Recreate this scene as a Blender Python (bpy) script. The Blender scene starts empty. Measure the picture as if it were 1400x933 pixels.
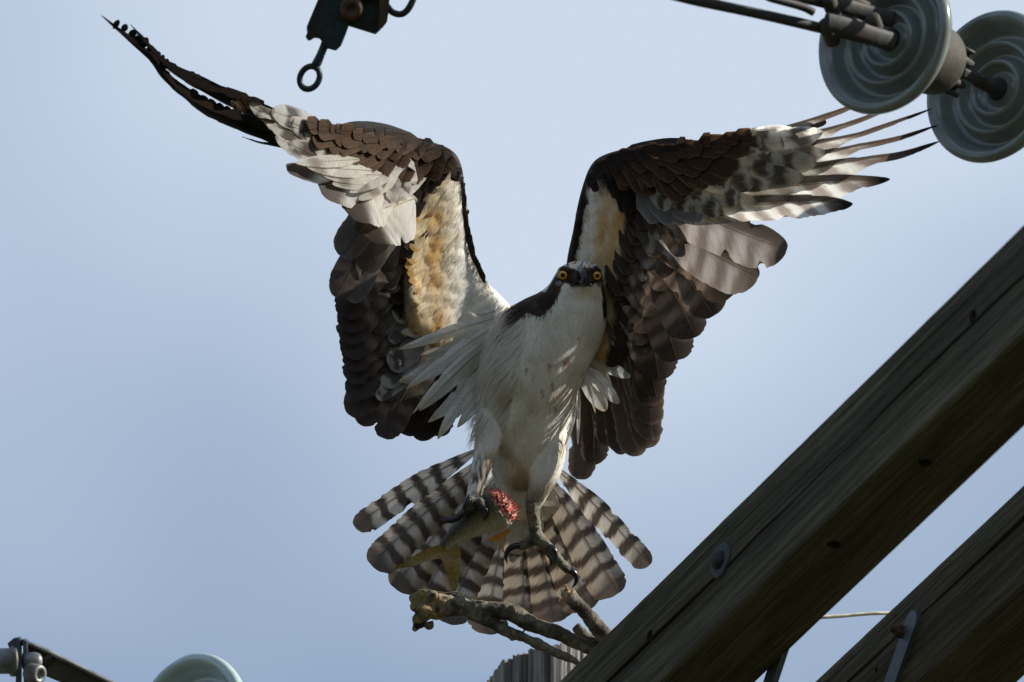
import bpy, bmesh, math, random
import numpy as np
from mathutils import Vector, Matrix, noise
from mathutils.geometry import delaunay_2d_cdt

# ---------------------------------------------------------------- camera
sc = bpy.context.scene
COL = sc.collection
TH = math.radians(33.0)            # the camera looks up by this angle
DIST = 16.0                        # camera to bird
PXM = 800.0                        # photograph pixels per metre at the bird
F = PXM * DIST
CAM = Vector((0, 0, 1.6))
RX = Vector((1, 0, 0))
UP = Vector((0, -math.sin(TH), math.cos(TH)))
BK = Vector((0, -math.cos(TH), -math.sin(TH)))     # towards the camera
cd = bpy.data.cameras.new('camera')
cam = bpy.data.objects.new('camera', cd); COL.objects.link(cam)
cam.matrix_world = Matrix.Translation(CAM) @ Matrix((RX, UP, BK)).transposed().to_4x4()
cd.sensor_width = 36.0
cd.lens = 36.0 * F / 1400.0
cd.clip_start = 0.5; cd.clip_end = 6000
cd.dof.use_dof = True
cd.dof.focus_distance = DIST - 0.05
cd.dof.aperture_fstop = 5.2
sc.camera = cam

# ---------------------------------------------------------------- light
SUN_EL, SUN_AZ = math.radians(29), math.radians(96)   # azimuth from +Y, positive = right
S = Vector((math.sin(SUN_AZ) * math.cos(SUN_EL), math.cos(SUN_AZ) * math.cos(SUN_EL), math.sin(SUN_EL)))
sun = bpy.data.lights.new('sun', 'SUN'); sun.energy = 5.0; sun.angle = math.radians(0.6); sun.color = (1, .95, .87)
so = bpy.data.objects.new('sun', sun); COL.objects.link(so)
so.rotation_euler = S.to_track_quat('Z', 'Y').to_euler()
w = bpy.data.worlds.new('World'); sc.world = w; w.use_nodes = True
wn, wl = w.node_tree.nodes, w.node_tree.links
bg = wn['Background']; bg.inputs['Strength'].default_value = 0.0745
sky = wn.new('ShaderNodeTexSky'); sky.sky_type = 'NISHITA'; sky.sun_disc = False
sky.sun_elevation = SUN_EL; sky.sun_rotation = SUN_AZ
sky.air_density = 1.0; sky.dust_density = 2.0; sky.ozone_density = 1.0; sky.altitude = 30
tc = wn.new('ShaderNodeTexCoord')
mp = wn.new('ShaderNodeMapping'); mp.inputs['Location'].default_value = (3.545, .8033, .5942)
nz = wn.new('ShaderNodeTexNoise'); nz.inputs['Scale'].default_value = 4.0; nz.inputs['Detail'].default_value = 3.5; nz.inputs['Roughness'].default_value = .42
rp = wn.new('ShaderNodeValToRGB')
rp.color_ramp.elements[0].position = .486; rp.color_ramp.elements[0].color = (1.85, 2.9, 4.75, 1)
rp.color_ramp.elements[1].position = .628; rp.color_ramp.elements[1].color = (6.75, 7.75, 9.1, 1)
mx = wn.new('ShaderNodeMix'); mx.data_type = 'RGBA'; mx.inputs[0].default_value = .82
wl.new(tc.outputs['Generated'], mp.inputs['Vector']); wl.new(mp.outputs['Vector'], nz.inputs['Vector'])
wl.new(nz.outputs['Fac'], rp.inputs['Fac'])
wl.new(sky.outputs['Color'], mx.inputs[6]); wl.new(rp.outputs['Color'], mx.inputs[7])
wl.new(mx.outputs[2], bg.inputs['Color'])
vs = sc.view_settings
vs.view_transform = 'Standard'; vs.look = 'None'; vs.gamma = 1; vs.exposure = 0.5; vs.use_curve_mapping = False
sc.cycles.use_denoising = True
sc.cycles.max_bounces = 10; sc.cycles.transmission_bounces = 8; sc.cycles.diffuse_bounces = 6

# ---------------------------------------------------------------- helpers
def at(px, py, z=0.0):
    """world point seen at photograph pixel (px,py), z metres nearer than the bird's plane"""
    d = DIST - z
    return CAM + RX * ((px - 700) * d / F) + UP * ((466.5 - py) * d / F) - BK * d
def cup(px):
    """how far a wing comes forward at this distance from the body"""
    return (.48 * max(0, 640 - px) + .5 * max(0, 575 - px)) / PXM if px < 700 else .03 + .72 * max(0, px - 805) / PXM
def camv(x, y, z):                 # vector given as right, up, towards camera
    return RX * x + UP * y + BK * z
def to_px(p):
    v = p - CAM; d = -v.dot(BK)
    return (700 + v.dot(RX) * F / d, 466.5 - v.dot(UP) * F / d, DIST - d)
def sm(a, b, x):
    if a == b: return float(x >= a)
    t = min(1, max(0, (x - a) / (b - a))); return t * t * (3 - 2 * t)
def mixc(a, b, t): return tuple(a[i] + (b[i] - a[i]) * t for i in range(3))
def nse(x, y, z=0.0): return noise.noise(Vector((x, y, z)))
def catmull(P, n):
    """n samples through the points P (lists of floats, any length)"""
    P = [np.array(p, float) for p in P]
    P = [2 * P[0] - P[1]] + P + [2 * P[-1] - P[-2]]
    out = []; m = len(P) - 3
    for i in range(n):
        u = i / (n - 1) * m; k = min(int(u), m - 1); t = u - k
        a, b, c, d = P[k:k + 4]
        out.append(.5 * (2 * b + (c - a) * t + (2 * a - 5 * b + 4 * c - d) * t * t + (3 * b - a - 3 * c + d) * t ** 3))
    return out
def link(o, parent=None):
    COL.objects.link(o)
    if parent: o.parent = parent
    return o
def tag(o, label=None, cat=None, group=None, kind=None):
    if label: o['label'] = label
    if cat: o['category'] = cat
    if group: o['group'] = group
    if kind: o['kind'] = kind
    return o
def empty(name, loc):
    o = bpy.data.objects.new(name, None); o.location = loc; o.empty_display_size = .05
    return link(o)
def root_off(parent):
    o = Vector((0, 0, 0))
    while parent: o = o + parent.location; parent = parent.parent
    return o
def mesh_obj(name, verts, faces, mat, parent=None, cols=None, uvs=None, smooth=True):
    off = root_off(parent)
    me = bpy.data.meshes.new(name)
    me.from_pydata([tuple(Vector(v) - off) for v in verts], [], faces)
    if cols is not None:
        a = me.color_attributes.new('Col', 'FLOAT_COLOR', 'POINT')
        a.data.foreach_set('color', np.array([(c[0], c[1], c[2], 1.0) for c in cols], 'f').ravel())
    if uvs is not None:
        ul = me.uv_layers.new(name='UVMap')
        li = np.empty(len(me.loops), 'i'); me.loops.foreach_get('vertex_index', li)
        ul.data.foreach_set('uv', np.array(uvs, 'f')[li].ravel())
    if smooth: me.polygons.foreach_set('use_smooth', [True] * len(me.polygons))
    me.materials.append(mat); me.update()
    return link(bpy.data.objects.new(name, me), parent)
def bm_obj(name, bm, mat, parent=None, smooth=True, matrix=None):
    off = root_off(parent)
    bmesh.ops.recalc_face_normals(bm, faces=bm.faces)
    if matrix is None: bmesh.ops.translate(bm, verts=bm.verts, vec=-off)
    me = bpy.data.meshes.new(name); bm.to_mesh(me); bm.free()
    if smooth: me.polygons.foreach_set('use_smooth', [True] * len(me.polygons))
    me.materials.append(mat)
    o = bpy.data.objects.new(name, me)
    if matrix is not None: o.matrix_world = matrix
    return link(o, parent)
def remeshed(bm, voxel, smooth=4):
    """voxel union of everything in bm, returned as verts, faces"""
    me = bpy.data.meshes.new('tmp'); bm.to_mesh(me); bm.free()
    o = bpy.data.objects.new('tmp', me); COL.objects.link(o)
    m = o.modifiers.new('r', 'REMESH'); m.mode = 'VOXEL'; m.voxel_size = voxel
    if smooth:
        s = o.modifiers.new('s', 'SMOOTH'); s.iterations = smooth; s.factor = .5
    ev = o.evaluated_get(bpy.context.evaluated_depsgraph_get()); m2 = ev.to_mesh()
    V = [v.co.copy() for v in m2.vertices]; Fc = [tuple(p.vertices) for p in m2.polygons]
    N = [v.normal.copy() for v in m2.vertices]
    ev.to_mesh_clear(); bpy.data.objects.remove(o); bpy.data.meshes.remove(me)
    return V, Fc, N
def tube(bm, pts, rads, sides=12, cap=True, flat=1.0, nrm=None):
    """tube through world points, radius per point; flat squashes it along nrm"""
    rings = []
    ref = nrm or BK
    for i, p in enumerate(pts):
        t = (pts[min(i + 1, len(pts) - 1)] - pts[max(i - 1, 0)]).normalized()
        a = ref - t * ref.dot(t)
        if a.length < 1e-4: a = RX - t * RX.dot(t)
        a.normalize(); b = t.cross(a)
        r = rads[i]
        rings.append([bm.verts.new(p + a * (math.cos(q) * r * flat) + b * (math.sin(q) * r)) for q in [2 * math.pi * k / sides for k in range(sides)]])
    for A, B in zip(rings, rings[1:]):
        for k in range(sides): bm.faces.new((A[k], A[(k + 1) % sides], B[(k + 1) % sides], B[k]))
    if cap:
        bm.faces.new(rings[0][::-1]); bm.faces.new(rings[-1])
    return rings
def lathe(bm, prof, origin, axis, seg=48, close=False):
    """prof = [(radius, height)] turned about axis at origin"""
    axis = axis.normalized(); a = axis.orthogonal().normalized(); b = axis.cross(a)
    rings = []
    for r, h in prof:
        c = origin + axis * h
        if r < 1e-5: rings.append([bm.verts.new(c)])
        else: rings.append([bm.verts.new(c + (a * math.cos(q) + b * math.sin(q)) * r) for q in [2 * math.pi * k / seg for k in range(seg)]])
    for A, B in zip(rings, rings[1:]):
        for k in range(seg):
            k2 = (k + 1) % seg
            if len(A) == 1 and len(B) == 1: continue
            if len(A) == 1: bm.faces.new((A[0], B[k2], B[k]))
            elif len(B) == 1: bm.faces.new((A[k], A[k2], B[0]))
            else: bm.faces.new((A[k], A[k2], B[k2], B[k]))
def box(bm, c, ax, ay, az, bev=0.0):
    """box at c with half-axis vectors"""
    vs_ = [bm.verts.new(c + ax * i + ay * j + az * k) for i in (-1, 1) for j in (-1, 1) for k in (-1, 1)]
    fs = [bm.faces.new([vs_[q] for q in f]) for f in ((0, 1, 3, 2), (4, 6, 7, 5), (0, 4, 5, 1), (2, 3, 7, 6), (0, 2, 6, 4), (1, 5, 7, 3))]
    if bev:
        es = list({e for f in fs for e in f.edges})
        bmesh.ops.bevel(bm, geom=es, offset=bev, segments=2, affect='EDGES', profile=.6)
def prism(bm, pxs, z, thick, bev=0.0, back=None):
    """outline in the plane facing the camera at z, given real thickness"""
    d = (back or BK) * thick
    A = [bm.verts.new(at(x, y, z)) for x, y in pxs]; B = [bm.verts.new(v.co - d) for v in A]
    fs = [bm.faces.new(A), bm.faces.new(B[::-1])]
    n = len(A)
    for k in range(n): fs.append(bm.faces.new((A[k], B[k], B[(k + 1) % n], A[(k + 1) % n])))
    if bev:
        es = list({e for f in fs for e in f.edges})
        bmesh.ops.bevel(bm, geom=es, offset=bev, segments=2, affect='EDGES', profile=.6)

# ---------------------------------------------------------------- materials
def mat_new(name):
    m = bpy.data.materials.new(name); m.use_nodes = True
    return m, m.node_tree.nodes, m.node_tree.links, m.node_tree.nodes['Principled BSDF']
def nd(N, t, **kw):
    n = N.new(t)
    for k, v in kw.items():
        if k in n.inputs: n.inputs[k].default_value = v
        else: setattr(n, k, v)
    return n
def feather_mat(name, trans, rough=.62, bump=.25, var=.22):
    m, N, L, P = mat_new(name)
    at_ = nd(N, 'ShaderNodeAttribute', attribute_name='Col')
    uv = nd(N, 'ShaderNodeUVMap', uv_map='UVMap')
    sp = nd(N, 'ShaderNodeSeparateXYZ'); L.new(uv.outputs[0], sp.inputs[0])
    ab = nd(N, 'ShaderNodeMath', operation='ABSOLUTE'); L.new(sp.outputs['Y'], ab.inputs[0])
    sw = nd(N, 'ShaderNodeMath', operation='MULTIPLY_ADD'); sw.inputs[1].default_value = -.75; L.new(ab.outputs[0], sw.inputs[0]); L.new(sp.outputs['X'], sw.inputs[2])
    cb = nd(N, 'ShaderNodeCombineXYZ'); L.new(sw.outputs[0], cb.inputs[0])
    sy = nd(N, 'ShaderNodeMath', operation='MULTIPLY'); sy.inputs[1].default_value = .07; L.new(sp.outputs['Y'], sy.inputs[0]); L.new(sy.outputs[0], cb.inputs[1])
    gi = nd(N, 'ShaderNodeObjectInfo'); L.new(gi.outputs['Random'], cb.inputs[2])
    n1 = nd(N, 'ShaderNodeTexNoise', Scale=520.0, Detail=3.0, Roughness=.6); L.new(cb.outputs[0], n1.inputs['Vector'])
    n2 = nd(N, 'ShaderNodeTexNoise', Scale=60.0, Detail=2.0); L.new(uv.outputs[0], n2.inputs['Vector'])
    mr = nd(N, 'ShaderNodeMapRange'); mr.inputs['To Min'].default_value = 1 - var; mr.inputs['To Max'].default_value = 1 + var * .8
    mr.inputs['From Min'].default_value = .3; mr.inputs['From Max'].default_value = .7
    L.new(n1.outputs['Fac'], mr.inputs['Value'])
    mr2 = nd(N, 'ShaderNodeMapRange'); mr2.inputs['To Min'].default_value = .86; mr2.inputs['To Max'].default_value = 1.1
    L.new(n2.outputs['Fac'], mr2.inputs['Value'])
    mm = nd(N, 'ShaderNodeMath', operation='MULTIPLY'); L.new(mr.outputs[0], mm.inputs[0]); L.new(mr2.outputs[0], mm.inputs[1])
    vm = nd(N, 'ShaderNodeVectorMath', operation='SCALE'); L.new(at_.outputs['Color'], vm.inputs[0]); L.new(mm.outputs[0], vm.inputs['Scale'])
    bp = nd(N, 'ShaderNodeBump', Strength=bump, Distance=.001); L.new(n1.outputs['Fac'], bp.inputs['Height'])
    L.new(vm.outputs[0], P.inputs['Base Color']); P.inputs['Roughness'].default_value = rough
    P.inputs['Specular IOR Level'].default_value = .25; L.new(bp.outputs[0], P.inputs['Normal'])
    if trans > 0:
        tr = nd(N, 'ShaderNodeBsdfTranslucent'); L.new(vm.outputs[0], tr.inputs['Color']); L.new(bp.outputs[0], tr.inputs['Normal'])
        mxs = nd(N, 'ShaderNodeMixShader', Fac=trans); L.new(P.outputs[0], mxs.inputs[1]); L.new(tr.outputs[0], mxs.inputs[2])
        L.new(mxs.outputs[0], N['Material Output'].inputs['Surface'])
    return m
M = {}
M['flight'] = feather_mat('flight_feather', .58)
M['secondary'] = feather_mat('secondary_feather', .5)
M['covert'] = feather_mat('covert_feather', .38, rough=.8, bump=.15)
M['white_covert'] = feather_mat('white_covert_feather', .66, rough=.75, bump=.4, var=.2)
M['down'] = feather_mat('down_feather', .25, rough=.85, bump=0, var=.08)
def attr_mat(name, rough, nscale, var, bump, dist=.002, spec=.3):
    m, N, L, P = mat_new(name)
    a = nd(N, 'ShaderNodeAttribute', attribute_name='Col'); g = nd(N, 'ShaderNodeTexCoord')
    n1 = nd(N, 'ShaderNodeTexNoise', Scale=nscale, Detail=5.0, Roughness=.6); L.new(g.outputs['Object'], n1.inputs['Vector'])
    mr = nd(N, 'ShaderNodeMapRange'); mr.inputs['From Min'].default_value = .3; mr.inputs['From Max'].default_value = .7
    mr.inputs['To Min'].default_value = 1 - var; mr.inputs['To Max'].default_value = 1 + var; L.new(n1.outputs['Fac'], mr.inputs['Value'])
    v = nd(N, 'ShaderNodeVectorMath', operation='SCALE'); L.new(a.outputs['Color'], v.inputs[0]); L.new(mr.outputs[0], v.inputs['Scale'])
    L.new(v.outputs[0], P.inputs['Base Color']); P.inputs['Roughness'].default_value = rough; P.inputs['Specular IOR Level'].default_value = spec
    b = nd(N, 'ShaderNodeBump', Strength=bump, Distance=dist); L.new(n1.outputs['Fac'], b.inputs['Height']); L.new(b.outputs[0], P.inputs['Normal'])
    return m
M['skin'] = attr_mat('plumage_skin', .85, 260, .12, .3)
M['scale'] = attr_mat('scaly_leg', .55, 420, .45, .9, .003)
M['fish'] = attr_mat('fish_skin', .28, 300, .25, .25, spec=.45)
_n, _l = M['fish'].node_tree.nodes, M['fish'].node_tree.links
_vo = _n.new('ShaderNodeTexVoronoi'); _vo.inputs['Scale'].default_value = 330
_tc = _n.new('ShaderNodeTexCoord'); _l.new(_tc.outputs['Object'], _vo.inputs['Vector'])
_bp = _n.new('ShaderNodeBump'); _bp.inputs['Strength'].default_value = .55; _bp.inputs['Distance'].default_value = .0015
_l.new(_vo.outputs['Distance'], _bp.inputs['Height']); _l.new(_bp.outputs[0], _n['Principled BSDF'].inputs['Normal'])
M['flesh'] = attr_mat('raw_flesh', .4, 320, .35, .8, .003, spec=.4)
M['bark'] = attr_mat('weathered_branch', .8, 130, .42, .8, .006)
def plain(name, col, rough, metal=0.0, nscale=90, var=.2, bump=.2, spec=.5, coat=0.0, dist=.002, col2=None, patch=.55):
    m, N, L, P = mat_new(name)
    g = nd(N, 'ShaderNodeTexCoord')
    n1 = nd(N, 'ShaderNodeTexNoise', Scale=nscale, Detail=6.0, Roughness=.6); L.new(g.outputs['Object'], n1.inputs['Vector'])
    r = nd(N, 'ShaderNodeValToRGB'); e = r.color_ramp.elements
    e[0].position = .3; e[0].color = (*[c * (1 - var) for c in col], 1); e[1].position = .7; e[1].color = (*[min(1, c * (1 + var)) for c in col], 1)
    L.new(n1.outputs['Fac'], r.inputs['Fac']); out = r.outputs['Color']
    if col2:
        n2 = nd(N, 'ShaderNodeTexNoise', Scale=nscale * .3, Detail=5.0); L.new(g.outputs['Object'], n2.inputs['Vector'])
        r2 = nd(N, 'ShaderNodeValToRGB'); r2.color_ramp.elements[0].position = patch - .07; r2.color_ramp.elements[1].position = patch + .1; L.new(n2.outputs['Fac'], r2.inputs['Fac'])
        x = nd(N, 'ShaderNodeMix', data_type='RGBA'); L.new(r2.outputs['Color'], x.inputs[0]); L.new(out, x.inputs[6]); x.inputs[7].default_value = (*col2, 1); out = x.outputs[2]
    L.new(out, P.inputs['Base Color']); P.inputs['Roughness'].default_value = rough; P.inputs['Metallic'].default_value = metal
    P.inputs['Specular IOR Level'].default_value = spec; P.inputs['Coat Weight'].default_value = coat; P.inputs['Coat Roughness'].default_value = .08
    b = nd(N, 'ShaderNodeBump', Strength=bump, Distance=dist); L.new(n1.outputs['Fac'], b.inputs['Height']); L.new(b.outputs[0], P.inputs['Normal'])
    return m
M['talon'] = plain('black_talon', (.012, .012, .014), .25, var=.3)
M['beak'] = plain('black_beak', (.009, .010, .013), .24, var=.3, spec=.5)
M['porcelain'] = plain('grey_green_porcelain', (.19, .22, .195), .18, var=.12, bump=.05, coat=.4, nscale=30, col2=(.11, .12, .10), patch=.58)
M['pale_porcelain'] = plain('pale_green_porcelain', (.46, .58, .55), .12, var=.06, bump=.03, coat=.6, nscale=30)
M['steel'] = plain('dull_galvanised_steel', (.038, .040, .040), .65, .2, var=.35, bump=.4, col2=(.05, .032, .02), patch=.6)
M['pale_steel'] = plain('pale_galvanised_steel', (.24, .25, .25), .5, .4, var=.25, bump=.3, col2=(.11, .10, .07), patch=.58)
M['cap'] = plain('weathered_cap_iron', (.055, .050, .038), .75, .1, var=.35, bump=.4, col2=(.045, .034, .022), patch=.52)
M['patina'] = plain('dark_teal_patina', (.012, .032, .034), .5, .2, var=.5, bump=.4, col2=(.015, .016, .016))
M['rust'] = plain('rusty_brown_iron', (.075, .04, .022), .8, 0, var=.5, bump=.6)
M['strap'] = plain('blue_grey_steel_strap', (.10, .125, .155), .5, .35, var=.25, bump=.2, nscale=60)
M['dull_steel'] = plain('dull_grey_washer', (.05, .058, .06), .6, .2, var=.3, bump=.3)
M['wire'] = plain('pale_plastic_wire', (.7, .64, .5), .5, var=.3)
def wood_mat(name, c_dark, c_mid, c_light, moss):
    m, N, L, P = mat_new(name)
    g = nd(N, 'ShaderNodeTexCoord'); mp_ = nd(N, 'ShaderNodeMapping'); mp_.inputs['Scale'].default_value = (.022, 1, 1); L.new(g.outputs['Object'], mp_.inputs['Vector'])
    n1 = nd(N, 'ShaderNodeTexNoise', Scale=95.0, Detail=7.0, Roughness=.68, Distortion=.4); L.new(mp_.outputs[0], n1.inputs['Vector'])
    n3 = nd(N, 'ShaderNodeTexNoise', Scale=260.0, Detail=4.0, Roughness=.7); L.new(mp_.outputs[0], n3.inputs['Vector'])
    n2 = nd(N, 'ShaderNodeTexNoise', Scale=5.0, Detail=4.0); L.new(g.outputs['Object'], n2.inputs['Vector'])
    r = nd(N, 'ShaderNodeValToRGB'); e = r.color_ramp.elements
    e[0].position = .28; e[0].color = (*c_dark, 1); e[1].position = .74; e[1].color = (*c_light, 1); x = e.new(.5); x.color = (*c_mid, 1)
    L.new(n1.outputs['Fac'], r.inputs['Fac'])
    r2 = nd(N, 'ShaderNodeValToRGB'); r2.color_ramp.elements[0].position = .4; r2.color_ramp.elements[1].position = .68; L.new(n2.outputs['Fac'], r2.inputs['Fac'])
    mpb = nd(N, 'ShaderNodeMapping'); mpb.inputs['Scale'].default_value = (.02, 1, 1); L.new(g.outputs['Object'], mpb.inputs['Vector'])
    nb_ = nd(N, 'ShaderNodeTexNoise', Scale=26.0, Detail=3.0, Roughness=.5, Distortion=.6); L.new(mpb.outputs[0], nb_.inputs['Vector'])
    rb = nd(N, 'ShaderNodeMapRange'); rb.inputs['From Min'].default_value = .35; rb.inputs['From Max'].default_value = .65; rb.inputs['To Min'].default_value = .6; rb.inputs['To Max'].default_value = 1.45; L.new(nb_.outputs['Fac'], rb.inputs['Value'])
    mx_ = nd(N, 'ShaderNodeMix', data_type='RGBA'); mu = nd(N, 'ShaderNodeMath', operation='MULTIPLY'); mu.inputs[1].default_value = .6; L.new(r2.outputs['Color'], mu.inputs[0])
    L.new(mu.outputs[0], mx_.inputs[0]); L.new(r.outputs['Color'], mx_.inputs[6]); mx_.inputs[7].default_value = (*moss, 1)
    r3 = nd(N, 'ShaderNodeMapRange'); r3.inputs['From Min'].default_value = .32; r3.inputs['From Max'].default_value = .62; r3.inputs['To Min'].default_value = .35; r3.inputs['To Max'].default_value = 1.15; L.new(n3.outputs['Fac'], r3.inputs['Value'])
    v = nd(N, 'ShaderNodeVectorMath', operation='SCALE'); L.new(mx_.outputs[2], v.inputs[0]); mb = nd(N, 'ShaderNodeMath', operation='MULTIPLY'); L.new(r3.outputs[0], mb.inputs[0]); L.new(rb.outputs[0], mb.inputs[1]); L.new(mb.outputs[0], v.inputs['Scale'])
    L.new(v.outputs[0], P.inputs['Base Color']); P.inputs['Roughness'].default_value = .85; P.inputs['Specular IOR Level'].default_value = .2
    ad = nd(N, 'ShaderNodeMath', operation='ADD'); L.new(n1.outputs['Fac'], ad.inputs[0]); L.new(n3.outputs['Fac'], ad.inputs[1])
    b = nd(N, 'ShaderNodeBump', Strength=.8, Distance=.006); L.new(ad.outputs[0], b.inputs['Height']); L.new(b.outputs[0], P.inputs['Normal'])
    return m
M['beam'] = wood_mat('greenish_weathered_timber', (.034, .028, .017), (.112, .096, .062), (.22, .195, .135), (.082, .084, .040))
M['pole'] = wood_mat('grey_weathered_pole', (.12, .105, .09), (.36, .33, .29), (.52, .485, .44), (.31, .28, .24))
M['ground'] = plain('dry_grass_ground', (.05, .052, .026), .95, nscale=.6, var=.4, spec=.1, col2=(.085, .07, .05))

# ---------------------------------------------------------------- the setting: ground, pole, crossarms
bm = bmesh.new()
n = 24
for i in range(n + 1):
    for j in range(n + 1):
        x = (i / n - .5) * 2; y = (j / n - .5) * 2
        x = math.copysign(abs(x) ** 2.2, x) * 3000; y = math.copysign(abs(y) ** 2.2, y) * 3000
        bm.verts.new((x, y, 0))
bm.verts.ensure_lookup_table()
for i in range(n):
    for j in range(n): bm.faces.new([bm.verts[q] for q in (i * (n + 1) + j, (i + 1) * (n + 1) + j, (i + 1) * (n + 1) + j + 1, i * (n + 1) + j + 1)])
tag(bm_obj('ground', bm, M['ground']), kind='structure')

# crossarm direction: horizontal, coming nearer to the right; solved so its upper edge runs as in the photograph
BA = at(800, 894, .13)
def beam_dir(phi): return Vector((math.sin(phi), -math.cos(phi), 0))
lo, hi = math.radians(10), math.radians(60)
for _ in range(60):
    mid = (lo + hi) / 2; d = beam_dir(mid)
    x, y, _z = to_px(BA + d * .05); x2, y2, _z = to_px(BA + d * 1.55)
    yy = y + (y2 - y) / (x2 - x) * (1400 - x)
    if yy < 304: lo = mid          # too steep: turn further sideways
    else: hi = mid
PHI = (lo + hi) / 2
BD = beam_dir(PHI); BN = Vector((math.cos(PHI), math.sin(PHI), 0)); ZZ = Vector((0, 0, 1))
BH, BW = .196, .146
def make_beam(name, origin, x0, x1, seed, crack_at, holes, label):
    """local x along the arm, y away from the camera side, z up; origin = front upper edge"""
    rnd = random.Random(seed)
    mw = Matrix.Translation(origin) @ Matrix((BD, BN, ZZ)).transposed().to_4x4()
    bm = bmesh.new(); ns = int((x1 - x0) / .02) + 1; rings = []
    for i in range(ns):
        x = x0 + (x1 - x0) * i / (ns - 1)
        zc = -BH * (crack_at + .06 * nse(x * 1.3, seed) + .015 * nse(x * 9, seed + 4))
        cw = max(.0010, .0052 * (.55 + 1.2 * nse(x * 1.7, seed + 9)))
        zc2 = -BH * (crack_at * .42 + .04 * nse(x * 1.1, seed + 20)); cw2 = max(.0003, .0030 * (.1 + 1.8 * nse(x * 2.1, seed + 31)))
        b = .007
        prof = [(0, -b), (0, zc2 + cw2), (.012, zc2), (0, zc2 - cw2), (0, zc + cw), (.03, zc + cw * .2), (.03, zc - cw * .2), (0, zc - cw),
                (0, -BH * .82), (0, -BH + b), (b * .35, -BH + b * .35), (b, -BH), (BW * .35, -BH), (BW * .7, -BH), (BW - b, -BH), (BW, -BH + b), (BW, -BH * .5), (BW, -b), (BW - b, 0), (BW * .5, 0), (b, 0), (b * .35, -b * .35)]
        ring = []
        for k, (y, z) in enumerate(prof):
            e = .0011 * nse(x * 6, k * 3.1, seed) + .0008 * nse(x * 30, k * 7.7, seed)
            if k in (0, 20, 21): e += .0022 * nse(x * 14, 5.5, seed) - .0045 * max(0, nse(x * 33, 8.5, seed) - .18)
            if k in (14, 15): e += .0035 * nse(x * 5, 9.5, seed)
            ring.append(bm.verts.new((x, y + e, z + e)))
        rings.append(ring)
    K = len(prof)
    for A, B in zip(rings, rings[1:]):
        for k in range(K): bm.faces.new((A[k], A[(k + 1) % K], B[(k + 1) % K], B[k]))
    bm.faces.new(rings[0][::-1]); bm.faces.new(rings[-1])
    bmesh.ops.recalc_face_normals(bm, faces=bm.faces)
    me = bpy.data.meshes.new(name); bm.to_mesh(me); bm.free()
    o = bpy.data.objects.new(name, me); o.matrix_world = mw; link(o)
    # drilled bolt holes
    hb = bmesh.new()
    for (x, y, z, ax, r) in holes:
        lathe(hb, [(0, -.05), (r, -.05), (r, .05), (0, .05)], Vector((x, y, z)), Vector(ax), 16)
    bmesh.ops.recalc_face_normals(hb, faces=hb.faces)
    hm = bpy.data.meshes.new('tmp'); hb.to_mesh(hm); hb.free()
    ho = bpy.data.objects.new('tmp', hm); ho.matrix_world = mw; COL.objects.link(ho)
    bo = o.modifiers.new('b', 'BOOLEAN'); bo.operation = 'DIFFERENCE'; bo.object = ho; bo.solver = 'EXACT'
    ev = o.evaluated_get(bpy.context.evaluated_depsgraph_get())
    nm = bpy.data.meshes.new_from_object(ev)
    o.modifiers.clear(); o.data = nm; nm.name = name
    bpy.data.objects.remove(ho); bpy.data.meshes.remove(hm)
    nm.materials.clear(); nm.materials.append(M['beam'])
    nm.polygons.foreach_set('use_smooth', [False] * len(nm.polygons))
    return o, mw
def on_plane(px, py, origin, normal):
    """world point where the sight line through a pixel meets a plane"""
    d = (at(px, py, 0) - CAM).normalized()
    return CAM + d * ((origin - CAM).dot(normal) / d.dot(normal))
def local(mw, p): return mw.inverted() @ p
mwA = Matrix.Translation(BA) @ Matrix((BD, BN, ZZ)).transposed().to_4x4()
BB = BA + BN * .387
mwB = Matrix.Translation(BB) @ Matrix((BD, BN, ZZ)).transposed().to_4x4()
hA = []
for px, py in ((1330, 433), (888, 870)):
    q = local(mwA, on_plane(px, py, BA, BN)); hA.append((q.x, 0, q.z, (0, 1, 0), .011))
for px, py in ((1140, 745), (1265, 633)):
    q = local(mwA, on_plane(px, py, BA - ZZ * BH, ZZ)); hA.append((q.x, q.y, -BH, (0, 0, 1), .012))
qb = local(mwB, on_plane(1198, 916, BB, BN))
beamA, _ = make_beam('crossarm', BA, -.9, 2.3, 3, .50, hA, '')
tag(beamA, 'weathered greenish timber crossarm with a long crack and a round bolt head', 'crossarm', 'timber crossarms')
beamB, _ = make_beam('crossarm', BB, -.9, 2.3, 11, .34, [(qb.x, 0, qb.z, (0, 1, 0), .005)], '')
tag(beamB, 'mossy timber crossarm carrying the flat blue-grey steel strap with hex bolt', 'crossarm', 'timber crossarms')
# washer and bolt head, a part of the front crossarm
def beam_part(name, bm, mat, beam):
    o = bm_obj(name, bm, mat, None, matrix=Matrix.Identity(4)); o.parent = beam; o.matrix_parent_inverse = beam.matrix_world.inverted(); return o
p = on_plane(987, 767, BA, BN)
bm = bmesh.new(); lathe(bm, [(0, -.004), (.031, -.004), (.031, .003), (.029, .005), (0, .005)], p, -BN, 32); wsh = beam_part('washer', bm, M['dull_steel'], beamA)
bm = bmesh.new(); lathe(bm, [(.0, .004), (.0165, .004), (.016, .010), (.012, .016), (.006, .0195), (0, .020)], p, -BN, 24); beam_part('bolt_head', bm, M['steel'], beamA)

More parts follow.
